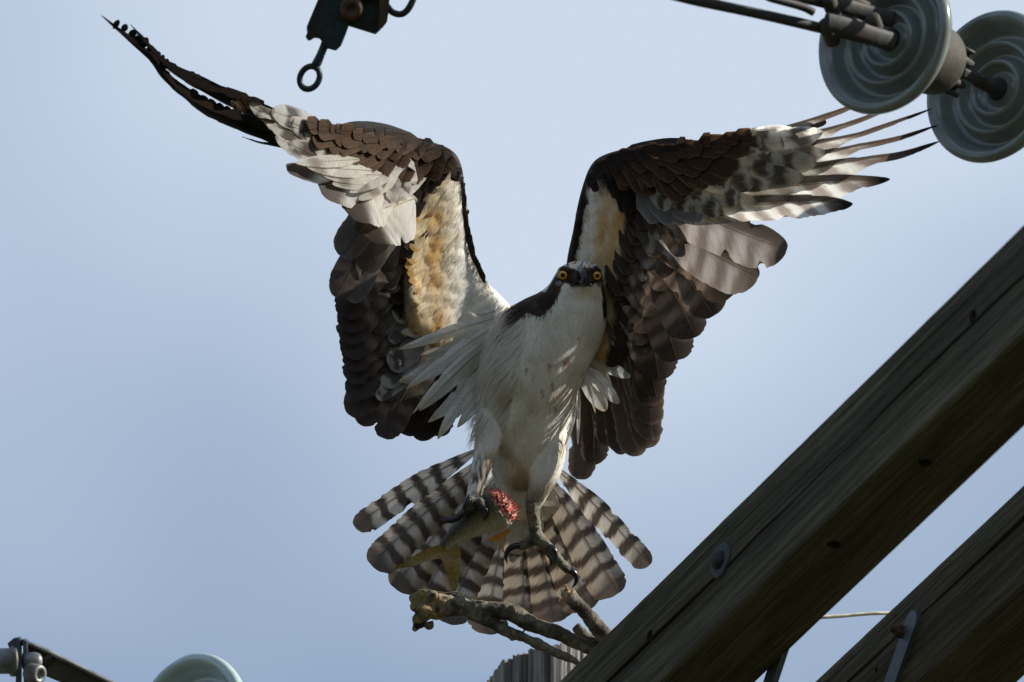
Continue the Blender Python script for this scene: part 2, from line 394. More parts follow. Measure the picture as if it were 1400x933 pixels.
# pole between the arms, cut slanting and split at the top
pc_mid = on_plane(764, 928, BA + BN * (BW + .12), BN)
PR = .128
PT = pc_mid.z
tmp = bmesh.new(); segs = 168; rnd = random.Random(5)
PC = Vector((pc_mid.x, pc_mid.y, 0))
ang = [2 * math.pi * k / segs for k in range(segs)]
splinter = []; cur = 0
for k in range(segs):
    if rnd.random() < .22: cur = rnd.uniform(-.010, .008)
    splinter.append(cur + rnd.uniform(-.0035, .0035))
crk = [(.012 if rnd.random() < .13 else 0) + rnd.uniform(0, .003) for _ in ang]
lv = [0, 2, 5, 8, PT - .6, PT - .3, PT - .15, PT - .06, PT]
rings = []
for z in lv:
    r0 = PR + (PT - z) * .006
    ring = []
    for k, a_ in enumerate(ang):
        top = z == PT
        u = Vector((math.cos(a_), math.sin(a_), 0))
        slope = .012 * u.dot(Vector((.8, .6, 0)))
        zz = z + ((slope + splinter[k]) if top else 0)
        ring.append(tmp.verts.new(PC + u * (r0 - crk[k] * (1 if z > PT - 2 else .3)) + ZZ * zz))
    rings.append(ring)
inner = [tmp.verts.new(PC + Vector((math.cos(a_), math.sin(a_), 0)) * (PR * .55) + ZZ * (PT - .004 + splinter[k] * .8)) for k, a_ in enumerate(ang)]
rings.append(inner)
for A, B in zip(rings, rings[1:]):
    for k in range(segs): tmp.faces.new((A[k], A[(k + 1) % segs], B[(k + 1) % segs], B[k]))
tmp.faces.new(inner); tmp.faces.new(rings[0][::-1])
mwP = Matrix.Translation(PC) @ Matrix.Rotation(math.radians(-90), 4, 'Y')       # local x runs up the pole for the grain
bmesh.ops.transform(tmp, matrix=mwP.inverted(), verts=tmp.verts)
pole = bm_obj('utility_pole', tmp, M['pole'], None, smooth=False, matrix=mwP)
tag(pole, 'grey weathered wooden pole with splintered cut top between the crossarms', 'pole')

# flat strap braces, one on each arm
def strap(name, top_px, bot_px, plane_o, width, thick, label, bolt_px=None):
    t = on_plane(*top_px, plane_o, BN); b_ = on_plane(*bot_px, plane_o, BN)
    ax = (b_ - t).normalized(); sx = ax.cross(BN).normalized()
    L_ = 1.15
    e = empty(name, t + ax * L_)
    bm = bmesh.new(); A = []; nrm = -BN
    for k in range(13):
        q = math.pi * k / 12; A.append(t + sx * (width * math.cos(q)) - ax * (width * math.sin(q)))
    A += [t + ax * L_ - sx * width, t + ax * L_ + sx * width]
    f1 = [bm.verts.new(v + nrm * (thick + .001)) for v in A]; f0 = [bm.verts.new(v - nrm * .002) for v in A]
    bm.faces.new(f1); bm.faces.new(f0[::-1]); nA = len(A)
    for k in range(nA): bm.faces.new((f1[k], f0[k], f0[(k + 1) % nA], f1[(k + 1) % nA]))
    bmesh.ops.bevel(bm, geom=list(bm.edges), offset=.001, segments=2, affect='EDGES')
    bm_obj('strap_plate', bm, M['strap'], e, smooth=False)
    if bolt_px:
        bp_ = on_plane(*bolt_px, plane_o, BN) + nrm * thick
        bm = bmesh.new(); lathe(bm, [(0, 0), (.013, 0), (.013, .011), (.0115, .013), (0, .013)], bp_, nrm, 6)
        lathe(bm, [(0, .012), (.0065, .012), (.0065, .024), (0, .024)], bp_, nrm, 12)
        bm_obj('hex_bolt', bm, M['rust'], e, smooth=False)
    tag(e, label, 'brace', 'steel strap braces'); return e
strap('steel_brace', (1251, 851), (1222, 933), BB, .0195, .007, 'flat blue-grey steel strap with hex bolt on the mossy crossarm', (1238, 865))
strap('steel_brace', (1085, 845), (1056, 933), BA + BN * (BW + .008), .018, .007, 'dark flat steel strap emerging below the cracked crossarm')

# pale wire running between the two arms
bm = bmesh.new()
pts = [Vector(v) for v in catmull([at(1060, 850, -.02), at(1112, 845, -.03), at(1150, 842.5, -.04), at(1185, 839.5, -.05), at(1217, 838.5, -.06), at(1300, 838, -.12)], 30)]
tube(bm, pts, [.0033 + .0004 * nse(i * .4, 3) for i in range(30)], 10)
tag(bm_obj('wire', bm, M['wire']), 'pale cream wire stretched between the two timber crossarms', 'wire')

# ---------------------------------------------------------------- line hardware
DISC = [(.020, -.02), (.027, -.030), (.036, -.030), (.041, -.014), (.0455, -.007), (.050, -.014), (.055, -.032), (.066, -.034), (.072, -.014), (.0765, -.004), (.081, -.012),
        (.087, -.032), (.099, -.030), (.106, -.012), (.112, .001), (.119, .006), (.126, .005), (.1305, -.001), (.1305, -.008), (.127, -.016), (.110, -.034), (.082, -.050), (.056, -.058), (.054, -.066)]
CAPP = [(0, -.05), (.064, -.050), (.066, -.066), (.064, -.10), (.058, -.15), (.054, -.160), (.042, -.166), (.0, -.168)]
def disc_unit(root, c, a, glaze, tail=True):
    bm = bmesh.new(); lathe(bm, DISC, c, a, 64); d = bm_obj('porcelain_disc', bm, glaze, root)
    bm = bmesh.new(); lathe(bm, CAPP, c, a, 40); cp = bm_obj('cap', bm, M['cap'], root)
    side = a.cross(BK).normalized(); nn = side.cross(a).normalized()
    bm = bmesh.new(); lathe(bm, [(0, -.055), (.021, -.05), (.021, -.022), (.013, -.012), (.012, .04), (0, .04)], c, a, 20)
    box(bm, c + a * .065, a * .032, nn * .017, side * .008, .003); bm_obj('pin', bm, M['steel'], root)
    if tail:
        bm = bmesh.new()
        for s in (-1, 1):
            pts = [c + a * (-.15) + side * (s * .03), c + a * (-.175) + side * (s * .021), c + a * (-.205) + side * (s * .019), c + a * (-.232) + side * (s * .019)]
            tube(bm, pts, [.02, .019, .019, .012], 12, True, .55, side)
        bm_obj('clevis', bm, M['cap'], root)
        bm = bmesh.new(); lathe(bm, [(0, -.042), (.016, -.042), (.016, -.034), (.009, -.034), (.009, .034), (.015, .034), (.015, .04), (0, .042)], c - a * .212, side, 16)
        bm_obj('clevis_pin', bm, M['steel'], root)
a1 = camv(-.614, .244, .75).normalized()
C1 = at(1207, 50, .74); C2 = C1 - a1 * .305
ins = empty('insulator_string', C2 - a1 * .2)
disc_unit(ins, C1, a1, M['porcelain']); disc_unit(ins, C2, a1, M['porcelain'])
disc_unit(ins, C2 - a1 * .305, a1, M['porcelain'])
tip1 = C1 + a1 * .085
def rod(name, pts_px, r, mat, root, flat=1.0, sides=14, n=24, nrm=None):
    P = [tuple(at(*p)) for p in pts_px]
    pts = [Vector(v) for v in catmull(P, n)]
    bm = bmesh.new(); tube(bm, pts, [r * (1 + .05 * nse(i * .3, r * 900)) for i in range(n)], sides, True, flat, nrm)
    return bm_obj(name, bm, mat, root)
rod('link_rod', [(1219, 64, 0.790), (1190, 55, 0.810), (1140, 43, 0.840), (1060, 24, 0.890), (985, 8, 0.940), (935, -3, 0.980), (860, -22, 1.040), (600, -85, 1.240)], .0088, M['steel'], ins)
rod('strap_link', [(1222, 27, 0.780), (1185, 17, 0.800), (1140, 4, 0.840), (1090, -9, 0.880), (1000, -32, 0.950), (600, -130, 1.240)], .0135, M['steel'], ins, .45)
rod('strap_link', [(1222, 58, 0.820), (1190, 48, 0.850), (1158, 37, 0.880), (1128, 30, 0.900)], .0155, M['steel'], ins, .4)
rod('link_rod', [(1112, 17, 0.880), (1095, 9, 0.890), (1055, -2, 0.920), (1000, -18, 0.960), (600, -118, 1.260)], .0068, M['steel'], ins)
rod('link_rod', [(1135, -14, 0.820), (1180, 6, 0.790), (1215, 25, 0.770), (1221, 34, 0.770)], .008, M['steel'], ins)
for x, y, z in ((1136, 8, 0.845), (1133, 43, 0.845), (1197, 36, 0.820)):
    bm = bmesh.new(); lathe(bm, [(0, -.03), (.0125, -.03), (.0125, .022), (.009, .026), (0, .027)], at(x, y, z), camv(-.25, .5, .8), 18); bm_obj('link_bolt', bm, M['cap'], ins)
bm = bmesh.new(); box(bm, at(598, -111, 1.247), RX * .022, UP * .042, BK * .02, .004); bm_obj('yoke', bm, M['steel'], ins, smooth=False)
bm = bmesh.new(); tube(bm, [at(604, -112, 1.247), at(100, -240, 1.6), at(-3000, -900, 3.4)], [.012] * 3, 14); bm_obj('conductor', bm, M['steel'], ins)
tag(ins, 'string of ribbed grey-green porcelain insulator discs above the cracked crossarm', 'insulator')

# clamp with a round eye hanging at the top
cl = empty('line_clamp', at(470, -60, .62))
ZC = .60
bm = bmesh.new(); prism(bm, [(437, -6), (419, 37), (419.5, 44), (425, 47), (428, 52), (432, 51.5), (437, 50.5), (443, 58), (447, 66), (459, 69), (466, 62), (472, 47), (476, 36), (487, 5), (492, -8)], ZC, .035, .002)
bm_obj('clamp_body', bm, M['patina'], cl, smooth=False)
bm = bmesh.new(); prism(bm, [(474, -14), (468, 26), (476, 35), (513, 46.5), (519, 41), (528, 30), (531, 16), (531, -14)], ZC - .012, .04, .002)
bm_obj('jaw', bm, M['patina'], cl, smooth=False)
bm = bmesh.new(); prism(bm, [(421, 42), (417.5, 51), (421, 55.5), (424.5, 55.5), (431, 50.5), (432, 46)], ZC + .003, .012, .001); bm_obj('lug', bm, M['patina'], cl, smooth=False)
bm = bmesh.new()
ctr = at(481, 12, ZC + .004)
lathe(bm, [(0, -.01), (.0195, -.01), (.0195, .008), (.016, .013), (.0085, .014), (.0075, .009), (0, .009)], ctr, camv(-.1, -.1, 1), 28); bm_obj('rusty_bolt', bm, M['rust'], cl)
bm = bmesh.new(); prism(bm, [(519, -8), (517, 40), (523, 38), (529, 30), (531, 16), (533, -8)], ZC + .004, .02, .002); bm_obj('wire_keeper', bm, M['rust'], cl, smooth=False)
# eye: ring and stem as one forged piece
bm = bmesh.new(); rc = at(423.4, 106.5, ZC - .008); nseg = 40
ring = []
for k in range(nseg):
    q = 2 * math.pi * k / nseg
    ring.append(rc + camv(math.cos(q) * .0162 + math.sin(q) * .003, math.sin(q) * .0188, math.cos(q) * .004))
rv = []
for k in range(nseg):
    t = (ring[(k + 1) % nseg] - ring[k - 1]).normalized(); a = (ring[k] - rc).normalized(); b = t.cross(a)
    rr = .0053
    rv.append([bm.verts.new(ring[k] + (a * math.cos(u) + b * math.sin(u)) * rr) for u in [2 * math.pi * j / 10 for j in range(10)]])
for k in range(nseg):
    A, B = rv[k], rv[(k + 1) % nseg]
    for j in range(10): bm.faces.new((A[j], A[(j + 1) % 10], B[(j + 1) % 10], B[j]))
tube(bm, [at(448, 50, ZC - .01), at(443, 64, ZC - .01), at(438, 76, ZC - .009), at(434, 85, ZC - .008), at(430, 92, ZC - .008)], [.007, .0068, .0068, .0078, .0075], 12)
bm_obj('eye_bolt', bm, M['patina'], cl)
rod('hook', [(529, 8, ZC - .01), (534, 15, ZC - .01), (541, 19, ZC - .01), (549, 19.5, ZC - .01), (556, 15, ZC - .01), (562, 6, ZC - .01), (567, -8, ZC - .01), (574, -40, ZC - .01)], .0056, M['patina'], cl)
bm = bmesh.new(); tube(bm, [at(-4000, -150, -1.5), at(-800, -80, .3), at(470, -38, ZC - .02), at(1800, -120, .9), at(5000, -300, 2.5)], [.011] * 5, 14); bm_obj('conductor', bm, M['steel'], cl)
bm = bmesh.new(); box(bm, at(480, -30, ZC - .02), RX * .05, UP * .036, BK * .022, .004); bm_obj('clamp_saddle', bm, M['patina'], cl, smooth=False)
tag(cl, 'dark teal line clamp with round eye and rusty bolt hanging against the sky', 'clamp')

# pale insulator and its clevis strap low on the left
a2 = camv(-.66, .22, .70).normalized()
C3 = at(258, 997, .30)
in2 = empty('insulator_string', C3 - a2 * .3)
disc_unit(in2, C3, a2, M['pale_porcelain']); disc_unit(in2, C3 - a2 * .305, a2, M['pale_porcelain'])
tag(in2, 'pale green glazed insulator disc with its rim rising against the sky', 'insulator')
hw = empty('cable_dead_end', at(10, 960, .40))
ZH = .42
bm = bmesh.new(); prism(bm, [(36, 878), (37, 877), (62, 888), (67, 893.5), (76, 895), (154, 933.5), (245, 978), (238, 1000), (140, 958), (92, 935), (61, 921), (46, 925), (38, 905)], ZH, .006, .0012, camv(.2, .35, .9).normalized())
bm_obj('channel_strap', bm, M['cap'], hw, smooth=False)
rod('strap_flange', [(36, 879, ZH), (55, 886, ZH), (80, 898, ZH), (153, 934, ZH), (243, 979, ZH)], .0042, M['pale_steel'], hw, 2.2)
for k in range(3): rod('strap_fold', [(57 + 5 * k, 912 - 2 * k, ZH + .004), (60 + 4.5 * k, 902 - k, ZH + .006), (69 + 2 * k, 894.5 + k, ZH + .004)], .0022, M['steel'], hw, n=8)
for xs in ([(22, 872), (27, 873), (27, 960), (21, 960)], [(31, 874), (37, 877), (39, 960), (33, 960)]):
    bm = bmesh.new(); prism(bm, xs, ZH + .03, .07, .0012); bm_obj('clevis_plate', bm, M['strap'], hw, smooth=False)
bm = bmesh.new(); prism(bm, [(10, 880), (19, 872.5), (23, 873), (25, 884), (14, 890)], ZH + .02, .05, .001); bm_obj('gusset', bm, M['strap'], hw, smooth=False)
bm = bmesh.new(); prism(bm, [(26, 873.5), (32, 875), (33, 884), (26, 882)], ZH - .02, .02, .001); bm_obj('spacer', bm, M['steel'], hw, smooth=False)
axl = camv(-.96, .0, .28).normalized(); pb = at(20, 904, ZH + .02)
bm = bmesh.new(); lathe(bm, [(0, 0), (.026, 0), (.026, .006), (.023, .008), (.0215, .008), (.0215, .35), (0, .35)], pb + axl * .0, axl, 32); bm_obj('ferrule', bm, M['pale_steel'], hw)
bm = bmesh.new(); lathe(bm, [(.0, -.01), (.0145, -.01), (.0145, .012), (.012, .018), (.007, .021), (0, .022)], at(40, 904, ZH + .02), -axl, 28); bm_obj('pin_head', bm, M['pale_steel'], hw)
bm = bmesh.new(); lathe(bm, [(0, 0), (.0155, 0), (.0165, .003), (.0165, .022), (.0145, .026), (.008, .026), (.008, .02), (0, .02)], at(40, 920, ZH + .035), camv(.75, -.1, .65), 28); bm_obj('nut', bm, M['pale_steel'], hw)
bm = bmesh.new(); q0 = pb + axl * .3; tube(bm, [q0, q0 + axl * 3 - UP * .2, q0 + axl * 9 + UP * .3], [.013] * 3, 12); bm_obj('conductor', bm, M['steel'], hw)
tag(hw, 'grey steel dead-end clevis with strap leading to the pale insulator', 'cable fitting')

# ---------------------------------------------------------------- branches
def wood_col(p, nrm, base, seed):
    n1 = nse(p.x * 30 + seed, p.y * 30, p.z * 30); n2 = nse(p.x * 90, p.y * 90 + seed, p.z * 90)
    c = mixc(base[0], base[1], sm(-.35, .4, n1 + .5 * n2)); return mixc(c, base[2], sm(.15, .5, nse(p.x * 18, p.y * 18 + 7, p.z * 18 + seed)) * .7)
def branch(name, paths, base, label, seed, voxel=.0028, lumps=(), nd_amp=.0022, group=None, colf=None):
    bm = bmesh.new()
    for P, sides in paths:
        n_ = 10 * len(P); S_ = catmull([(*at(x, y, z), r / PXM) for x, y, z, r in P], n_)
        tube(bm, [Vector(s[:3]) for s in S_], [max(.0012, s[3]) * (1 + .16 * nse(i * .35, seed)) for i, s in enumerate(S_)], sides)
    for x, y, z, r, sx, sy in lumps:
        mt = Matrix.Translation(at(x, y, z)) @ Matrix((RX * sx, UP * sy, BK)).transposed().to_4x4()
        bmesh.ops.create_icosphere(bm, subdivisions=3, radius=r / PXM, matrix=mt)
    V, Fc, N = remeshed(bm, voxel, 2)
    V2 = []; C_ = []
    for v, n_ in zip(V, N):
        e = nse(v.x * 38 + seed, v.y * 38, v.z * 38) * nd_amp + nse(v.x * 120, v.y * 120, v.z * 120 + seed) * nd_amp * .45
        V2.append(v + n_ * e); C_.append(colf(v, n_) if colf else wood_col(v, n_, base, seed))
    o = mesh_obj(name, V2, Fc, M['bark'], None, C_)
    # origin at the foot of the stick
    tag(o, label, 'branch', group); return o
GREY = ((.055, .048, .034), (.17, .155, .115), (.24, .22, .17))
def main_col(v, n_):
    px, py, z = to_px(v); c = wood_col(v, n_, GREY, 3)
    y_ = sm(640, 585, px) * (.45 + .7 * nse(v.x * 60, v.y * 60, v.z * 60))
    c = mixc(c, (.27, .19, .07), max(0, min(1, y_ * 1.3)))
    dk = sm(.1, .45, nse(v.x * 75 + 5, v.y * 75, v.z * 75)) * sm(660, 600, px)
    return mixc(c, (.018, .014, .010), dk)
branch('driftwood_branch', [
    ([(572, 822, .075, 12), (585, 826, .075, 15), (605, 828, .07, 16), (625, 829, .07, 13), (650, 831, .07, 11.5), (680, 834, .068, 11.5), (703, 838, .066, 12), (722, 851, .06, 11.5), (750, 862, .05, 10.5), (785, 876, .04, 10), (815, 889, .03, 10), (850, 903, .015, 9)], 14),
    ([(640, 838, .07, 8), (668, 850, .072, 8.5), (700, 866, .07, 8), (730, 878, .062, 7.5), (762, 893, .05, 6.5), (785, 904, .04, 5), (800, 912, .03, 3)], 10),
    ([(700, 868, .072, 5), (701, 877, .074, 3)], 8),
    ([(577, 848, .075, 10), (570, 856, .08, 7), (565, 864, .08, 3)], 8),
    ([(585, 852, .07, 8), (589, 860, .07, 4)], 8)],
    GREY, 'gnarled driftwood branch with mossy yellow knobbed end below the fish tail', 3, .0025,
    lumps=[(567, 818, .078, 8, 1, 1), (577, 812, .08, 9, 1.1, .8), (590, 816, .085, 10, 1.1, .9), (580, 838, .09, 12, 1, 1), (571, 848, .085, 8, .9, 1.2), (598, 838, .085, 11, 1.2, .9), (567, 830, .08, 7, 1, 1),
           (628, 820, .083, 8.5, 1, 1), (630, 826, .09, 5, 1, 1), (702, 833, .08, 6, 1, 1), (712, 846, .075, 5, 1, 1), (669, 846, .084, 4, 1, 1), (690, 842, .08, 4, 1, 1)],
    nd_amp=.0028, colf=main_col)
def cut_col(v, n_):
    px, py, z = to_px(v); c = wood_col(v, n_, ((.05, .035, .025), (.15, .13, .10), (.26, .24, .2)), 8)
    k = sm(826, 812, py + .9 * (px - 775))
    return mixc(c, mixc((.42, .33, .2), (.2, .08, .035), sm(0, .35, nse(v.x * 150, v.y * 150, v.z * 150))), k)
branch('broken_stub', [([(777, 812, .064, 10), (786, 824, .06, 10.5), (797, 834, .056, 10), (808, 847, .05, 10.5), (820, 862, .042, 11.5), (834, 880, .034, 12), (850, 905, .02, 12)], 12),
                       ([(777, 812, .066, 4), (774, 802, .064, 2), (773, 797, .063, 1)], 6), ([(770, 815, .066, 4.5), (769, 807, .066, 2.6)], 6)],
       GREY, 'short upright broken branch stub under the front talon', 8, .0022, colf=cut_col, nd_amp=.0016)
branch('small_stub', [([(787, 856, .02, 6), (792, 862, .02, 7.5), (803, 872, .02, 8), (815, 882, .02, 8), (838, 906, .01, 8)], 10)],
       ((.04, .035, .028), (.13, .115, .09), (.2, .18, .14)), 'stubby grey dead branch wedged behind the upright broken stub', 21, .0022)
bm = bmesh.new()
S_ = catmull([tuple(at(*q)) for q in [(575, 803, .085), (590, 808, .088), (610, 811, .088), (625, 810, .085), (640, 817, .085), (652, 828, .085)]], 20)
tube(bm, [Vector(s) for s in S_], [.0013 - .0004 * i / 19 for i in range(20)], 7); V_ = [v.co.copy() for v in bm.verts]; F_ = [tuple(v.index for v in f.verts) for f in (bm.verts.index_update() or bm.faces)]; bm.free()
tag(mesh_obj('dry_stalk', V_, F_, M['bark'], None, [(.2, .17, .1)] * len(V_)), 'thin dry stalk lying along the knobbed branch end', 'twig')

# ---------------------------------------------------------------- fish tail held in the talons
fish = empty('fish', at(608, 747, .10))
ax_pts = [(607, 748, .095, 8, 4), (617, 738, .097, 10.5, 6), (630, 727, .10, 15, 9), (645, 716, .105, 20, 13), (660, 707, .108, 24, 16), (675, 699, .112, 28, 19), (683, 694, .114, 28, 19), (686, 692, .115, 25, 16)]
S_ = catmull(ax_pts, 40); bm = bmesh.new(); rings = []; cols = []
for i, s in enumerate(S_):
    c = at(*s[:3]); t = (at(*S_[min(i + 1, 39)][:3]) - at(*S_[max(i - 1, 0)][:3])).normalized()
    b = (BK - t * BK.dot(t)).normalized(); a = t.cross(b)          # a: across, in the picture plane
    if a.dot(UP) < 0: a = -a
    ring = []
    for k in range(24):
        q = 2 * math.pi * k / 24; e = 1 + .03 * nse(i * .3, k * .5)
        if i > 36: e *= 1 + .12 * nse(i * 2.2, k * 1.4)
        ring.append(c + a * (math.sin(q) * s[3] / PXM * e) + b * (math.cos(q) * s[4] / PXM * e)); 
        dors = math.sin(q)
        mo = .5 + .9 * nse(i * .9, k * .9, 4); cols.append(mixc(mixc(mixc((.55, .49, .35), (.22, .175, .085), sm(-.9, -.15, dors)), (.045, .045, .026), sm(-.25, .35, dors + .25 * nse(i * .5, k))), (.05, .045, .03), .35 * mo))
    rings.append(ring)
V_ = [v for r in rings for v in r]; F_ = []
for i in range(39):
    for k in range(24): F_.append((i * 24 + k, i * 24 + (k + 1) % 24, (i + 1) * 24 + (k + 1) % 24, (i + 1) * 24 + k))
F_.append(tuple(range(24))); F_.append(tuple(39 * 24 + k for k in range(23, -1, -1)))
mesh_obj('fish_body', V_, F_, M['fish'], fish, cols)
# torn flesh at the cut
rnd = random.Random(9); V_ = []; F_ = []; cols = []
cc = at(*S_[-1][:3]); t = (at(*S_[-1][:3]) - at(*S_[-4][:3])).normalized(); b = (BK - t * BK.dot(t)).normalized(); a = t.cross(b)
if a.dot(UP) < 0: a = -a
t = (t + b * .55 + a * .15).normalized(); b = (BK - t * BK.dot(t)).normalized(); a = t.cross(b)
if a.dot(UP) < 0: a = -a
bm = bmesh.new()
bmesh.ops.create_icosphere(bm, subdivisions=4, radius=1, matrix=Matrix.Translation(cc - t * .004) @ Matrix((a * .032, b * .026, t * .015)).transposed().to_4x4())
for v in bm.verts:
    V_.append(v.co + t * (.0060 * nse(v.co.x * 190, v.co.y * 190, v.co.z * 190)) + a * (.002 * nse(v.co.x * 300, 3, v.co.z * 300)))
    k = nse(v.co.x * 130, v.co.y * 130, v.co.z * 130)
    cols.append(mixc((.50, .06, .035), (.80, .42, .32), sm(-.3, .35, k)))
F_ = [tuple(v.index for v in f.verts) for f in bm.faces]; bm.free()
for k in range(260):
    q = rnd.uniform(0, 6.28); r = math.sqrt(rnd.random()); base = cc - t * .004 + a * (math.cos(q) * r * .032) + b * (math.sin(q) * r * .023) + t * (.016 * math.sqrt(max(0, 1 - r * r)))
    dr = (t * rnd.uniform(.3, .9) + a * (math.cos(q) * r * 1.1 + rnd.uniform(-.2, .7)) + b * math.sin(q) * .7 + UP * .25).normalized()
    ln = rnd.uniform(.004, .010) * (1.7 if rnd.random() < .12 else 1); wv = dr.cross(BK).normalized() * rnd.uniform(.0005, .0016); i0 = len(V_)
    V_ += [base - wv, base + wv, base + dr * ln * .6 + wv * .6, base + dr * ln, base + dr * ln * .6 - wv * .6, base + b * .002]
    F_ += [(i0, i0 + 1, i0 + 2, i0 + 4), (i0 + 4, i0 + 2, i0 + 3), (i0 + 1, i0 + 5, i0 + 2), (i0, i0 + 4, i0 + 5)]
    c = rnd.choice([(.6, .10, .06), (.75, .3, .22), (.82, .56, .46), (.5, .05, .03), (.8, .42, .32)]); cols += [c] * 6
mesh_obj('torn_flesh', V_, F_, M['flesh'], fish, cols)
def fin(name, poly, z, col, col2, bend=.01, rays=(608, 747)):
    """thin fin of real thickness with raised rays"""
    bm = bmesh.new(); n_ = len(poly)
    P2 = catmull([(*p,) for p in poly + poly[:1]], n_ * 5)[:-1]
    pts2 = [Vector((p[0], p[1])) for p in P2]
    xs = [p.x for p in pts2]; ys = [p.y for p in pts2]; extra = []
    for gx in np.arange(min(xs), max(xs), 3):
        for gy in np.arange(min(ys), max(ys), 3): extra.append(Vector((gx, gy)))
    n0 = len(pts2)
    r_ = delaunay_2d_cdt(pts2 + extra, [(i, (i + 1) % n0) for i in range(n0)], [list(range(n0))], 1, .01)
    V_ = []; C_ = []; cnt = len(r_[0])
    for s in (1, -1):
        for v in r_[0]:
            dx, dy = v.x - rays[0], v.y - rays[1]; an = math.atan2(dy, dx); rr = math.hypot(dx, dy)
            ray = .5 + .5 * math.sin(an * 60)
            zz = z + bend * nse(v.x * .03, v.y * .03) + bend * rr / 90 + s * (.0007 + .0006 * ray * max(0, 1 - rr / 90))
            V_.append(at(v.x, v.y, zz)); C_.append(mixc(mixc(col, col2, ray * .6), col2, sm(35, 75, rr) * .7))
    F_ = [tuple(f) for f in r_[2]] + [tuple(cnt + i for i in f[::-1]) for f in r_[2]]
    return mesh_obj(name, V_, F_, M['fish'], fish, C_)
fin('tail_fin', [(616, 737), (600, 745), (580, 752), (555, 767), (539, 778), (565, 774), (590, 766), (603, 765), (609, 780), (615, 800), (622, 809), (627, 795), (629, 772), (630, 752), (624, 744)], .098, (.30, .20, .045), (.15, .085, .02))
fin('anal_fin', [(668, 739), (682, 741), (696, 729), (697, 723), (686, 727), (674, 733)], .112, (.5, .2, .03), (.45, .16, .02), .003, (684, 716))
tag(fish, 'tail half of a torn fish with red flesh and yellow tail fin gripped in talons', 'fish')

# ---------------------------------------------------------------- osprey
WHITE = (.84, .82, .77); CREAM = (.70, .58, .36); ORANGE = (.56, .31, .075); BROWN = (.088, .050, .028); DKBROWN = (.034, .023, .017); BLACK = (.012, .010, .010)
GREYBAR = (.17, .145, .13); RUFOUS = (.30, .16, .065); GREY = (.33, .33, .32); DUSK = (.05, .043, .037)
bird = empty('osprey', at(782, 804, .066))
tag(bird, 'brown and white osprey with raised wings and fanned barred tail perched above the crossarm', 'bird')

# ---- body: torso, neck, head, legs and toes grown together into one surface
rows = [(712, 706, 726, -.015, .010), (700, 694, 735, -.005, .022), (680, 684, 748, .005, .036), (655, 675, 760, .015, .052), (630, 668, 768, .025, .064), (600, 662, 775, .03, .075), (560, 652, 787, .04, .085),
        (530, 650, 793, .05, .09), (500, 656, 806, .06, .09), (470, 664, 821, .068, .084), (445, 676, 828, .076, .076), (425, 692, 829, .084, .068), (410, 716, 828, .09, .058), (400, 737, 826, .095, .053),
        (390, 750, 825, .10, .049), (378, 757.5, 823, .102, .046), (368, 764, 820, .10, .042), (361, 774, 813, .096, .032), (357.5, 785, 803, .09, .016)]
bm = bmesh.new(); S_ = catmull(rows, 70); rings = []
for y, xl, xr, zc, hd in S_:
    c = at((xl + xr) / 2, y, zc); hw_ = (xr - xl) / 2 / PXM
    rings.append([bm.verts.new(c + RX * (math.cos(q) * hw_) + BK * (math.sin(q) * hd)) for q in [2 * math.pi * k / 40 for k in range(40)]])
for A, B in zip(rings, rings[1:]):
    for k in range(40): bm.faces.new((A[k], A[(k + 1) % 40], B[(k + 1) % 40], B[k]))
bm.faces.new(rings[0][::-1]); bm.faces.new(rings[-1])
def limb(P, sides=14, flat=1.0):
    n_ = 8 * len(P); S2 = catmull([(*at(x, y, z), r / PXM) for x, y, z, r in P], n_)
    tube(bm, [Vector(s[:3]) for s in S2], [max(.001, s[3]) for s in S2], sides, True, flat)
limb([(672, 560, .07, 22), (669, 590, .088, 19.5), (664, 618, .102, 16.5), (657, 645, .114, 13.5), (651, 665, .122, 11), (647, 680, .128, 9)])
limb([(752, 590, .05, 26), (748, 625, .062, 25), (743, 650, .07, 21), (736, 670, .076, 15), (729, 686, .08, 11), (729, 702, .082, 9.6), (731, 718, .082, 9), (733, 734, .082, 9.5)])
limb([(764, 370, .131, 3), (769, 368, .1385, 3.8), (776, 369.5, .141, 3.8), (784, 373, .141, 3)], 10)
limb([(820, 371, .126, 3), (816, 369, .134, 3.8), (810, 370, .138, 3.8), (804, 373, .139, 3)], 10)
limb([(733, 732, .082, 9), (743, 743, .086, 9), (753, 754, .086, 7.5), (764, 766, .082, 7), (772, 775, .078, 6.6), (778, 781, .074, 5.6)], 10)
limb([(733, 734, .086, 9), (741, 742, .098, 8.5), (748, 746, .108, 7), (752, 749, .112, 6)], 10)
limb([(733, 734, .082, 9), (724, 741, .084, 8), (715, 746, .086, 7), (709, 747, .088, 6.2)], 10)
limb([(735, 738, .08, 8), (742, 746, .07, 7), (748, 756, .06, 5.5)], 10)
limb([(647, 678, .128, 9), (643, 683, .136, 7), (640, 685, .140, 5.5)], 10)
limb([(647, 678, .128, 9), (641, 690, .128, 6.5), (634, 700, .124, 6), (628, 704, .12, 5)], 10)
limb([(647, 680, .125, 8), (656, 686, .132, 7), (660, 694, .133, 6)], 10)
limb([(646, 680, .115, 8), (640, 690, .10, 6), (645, 702, .09, 5.5)], 10)
bmesh.ops.create_icosphere(bm, subdivisions=3, radius=9 / PXM, matrix=Matrix.Translation(at(770, 374, .128)))
bmesh.ops.create_icosphere(bm, subdivisions=3, radius=8 / PXM, matrix=Matrix.Translation(at(814, 374.5, .124)))
bmesh.ops.create_icosphere(bm, subdivisions=3, radius=16 / PXM, matrix=Matrix.Translation(at(796, 383, .128)))
V, Fc, N = remeshed(bm, .0021, 3)
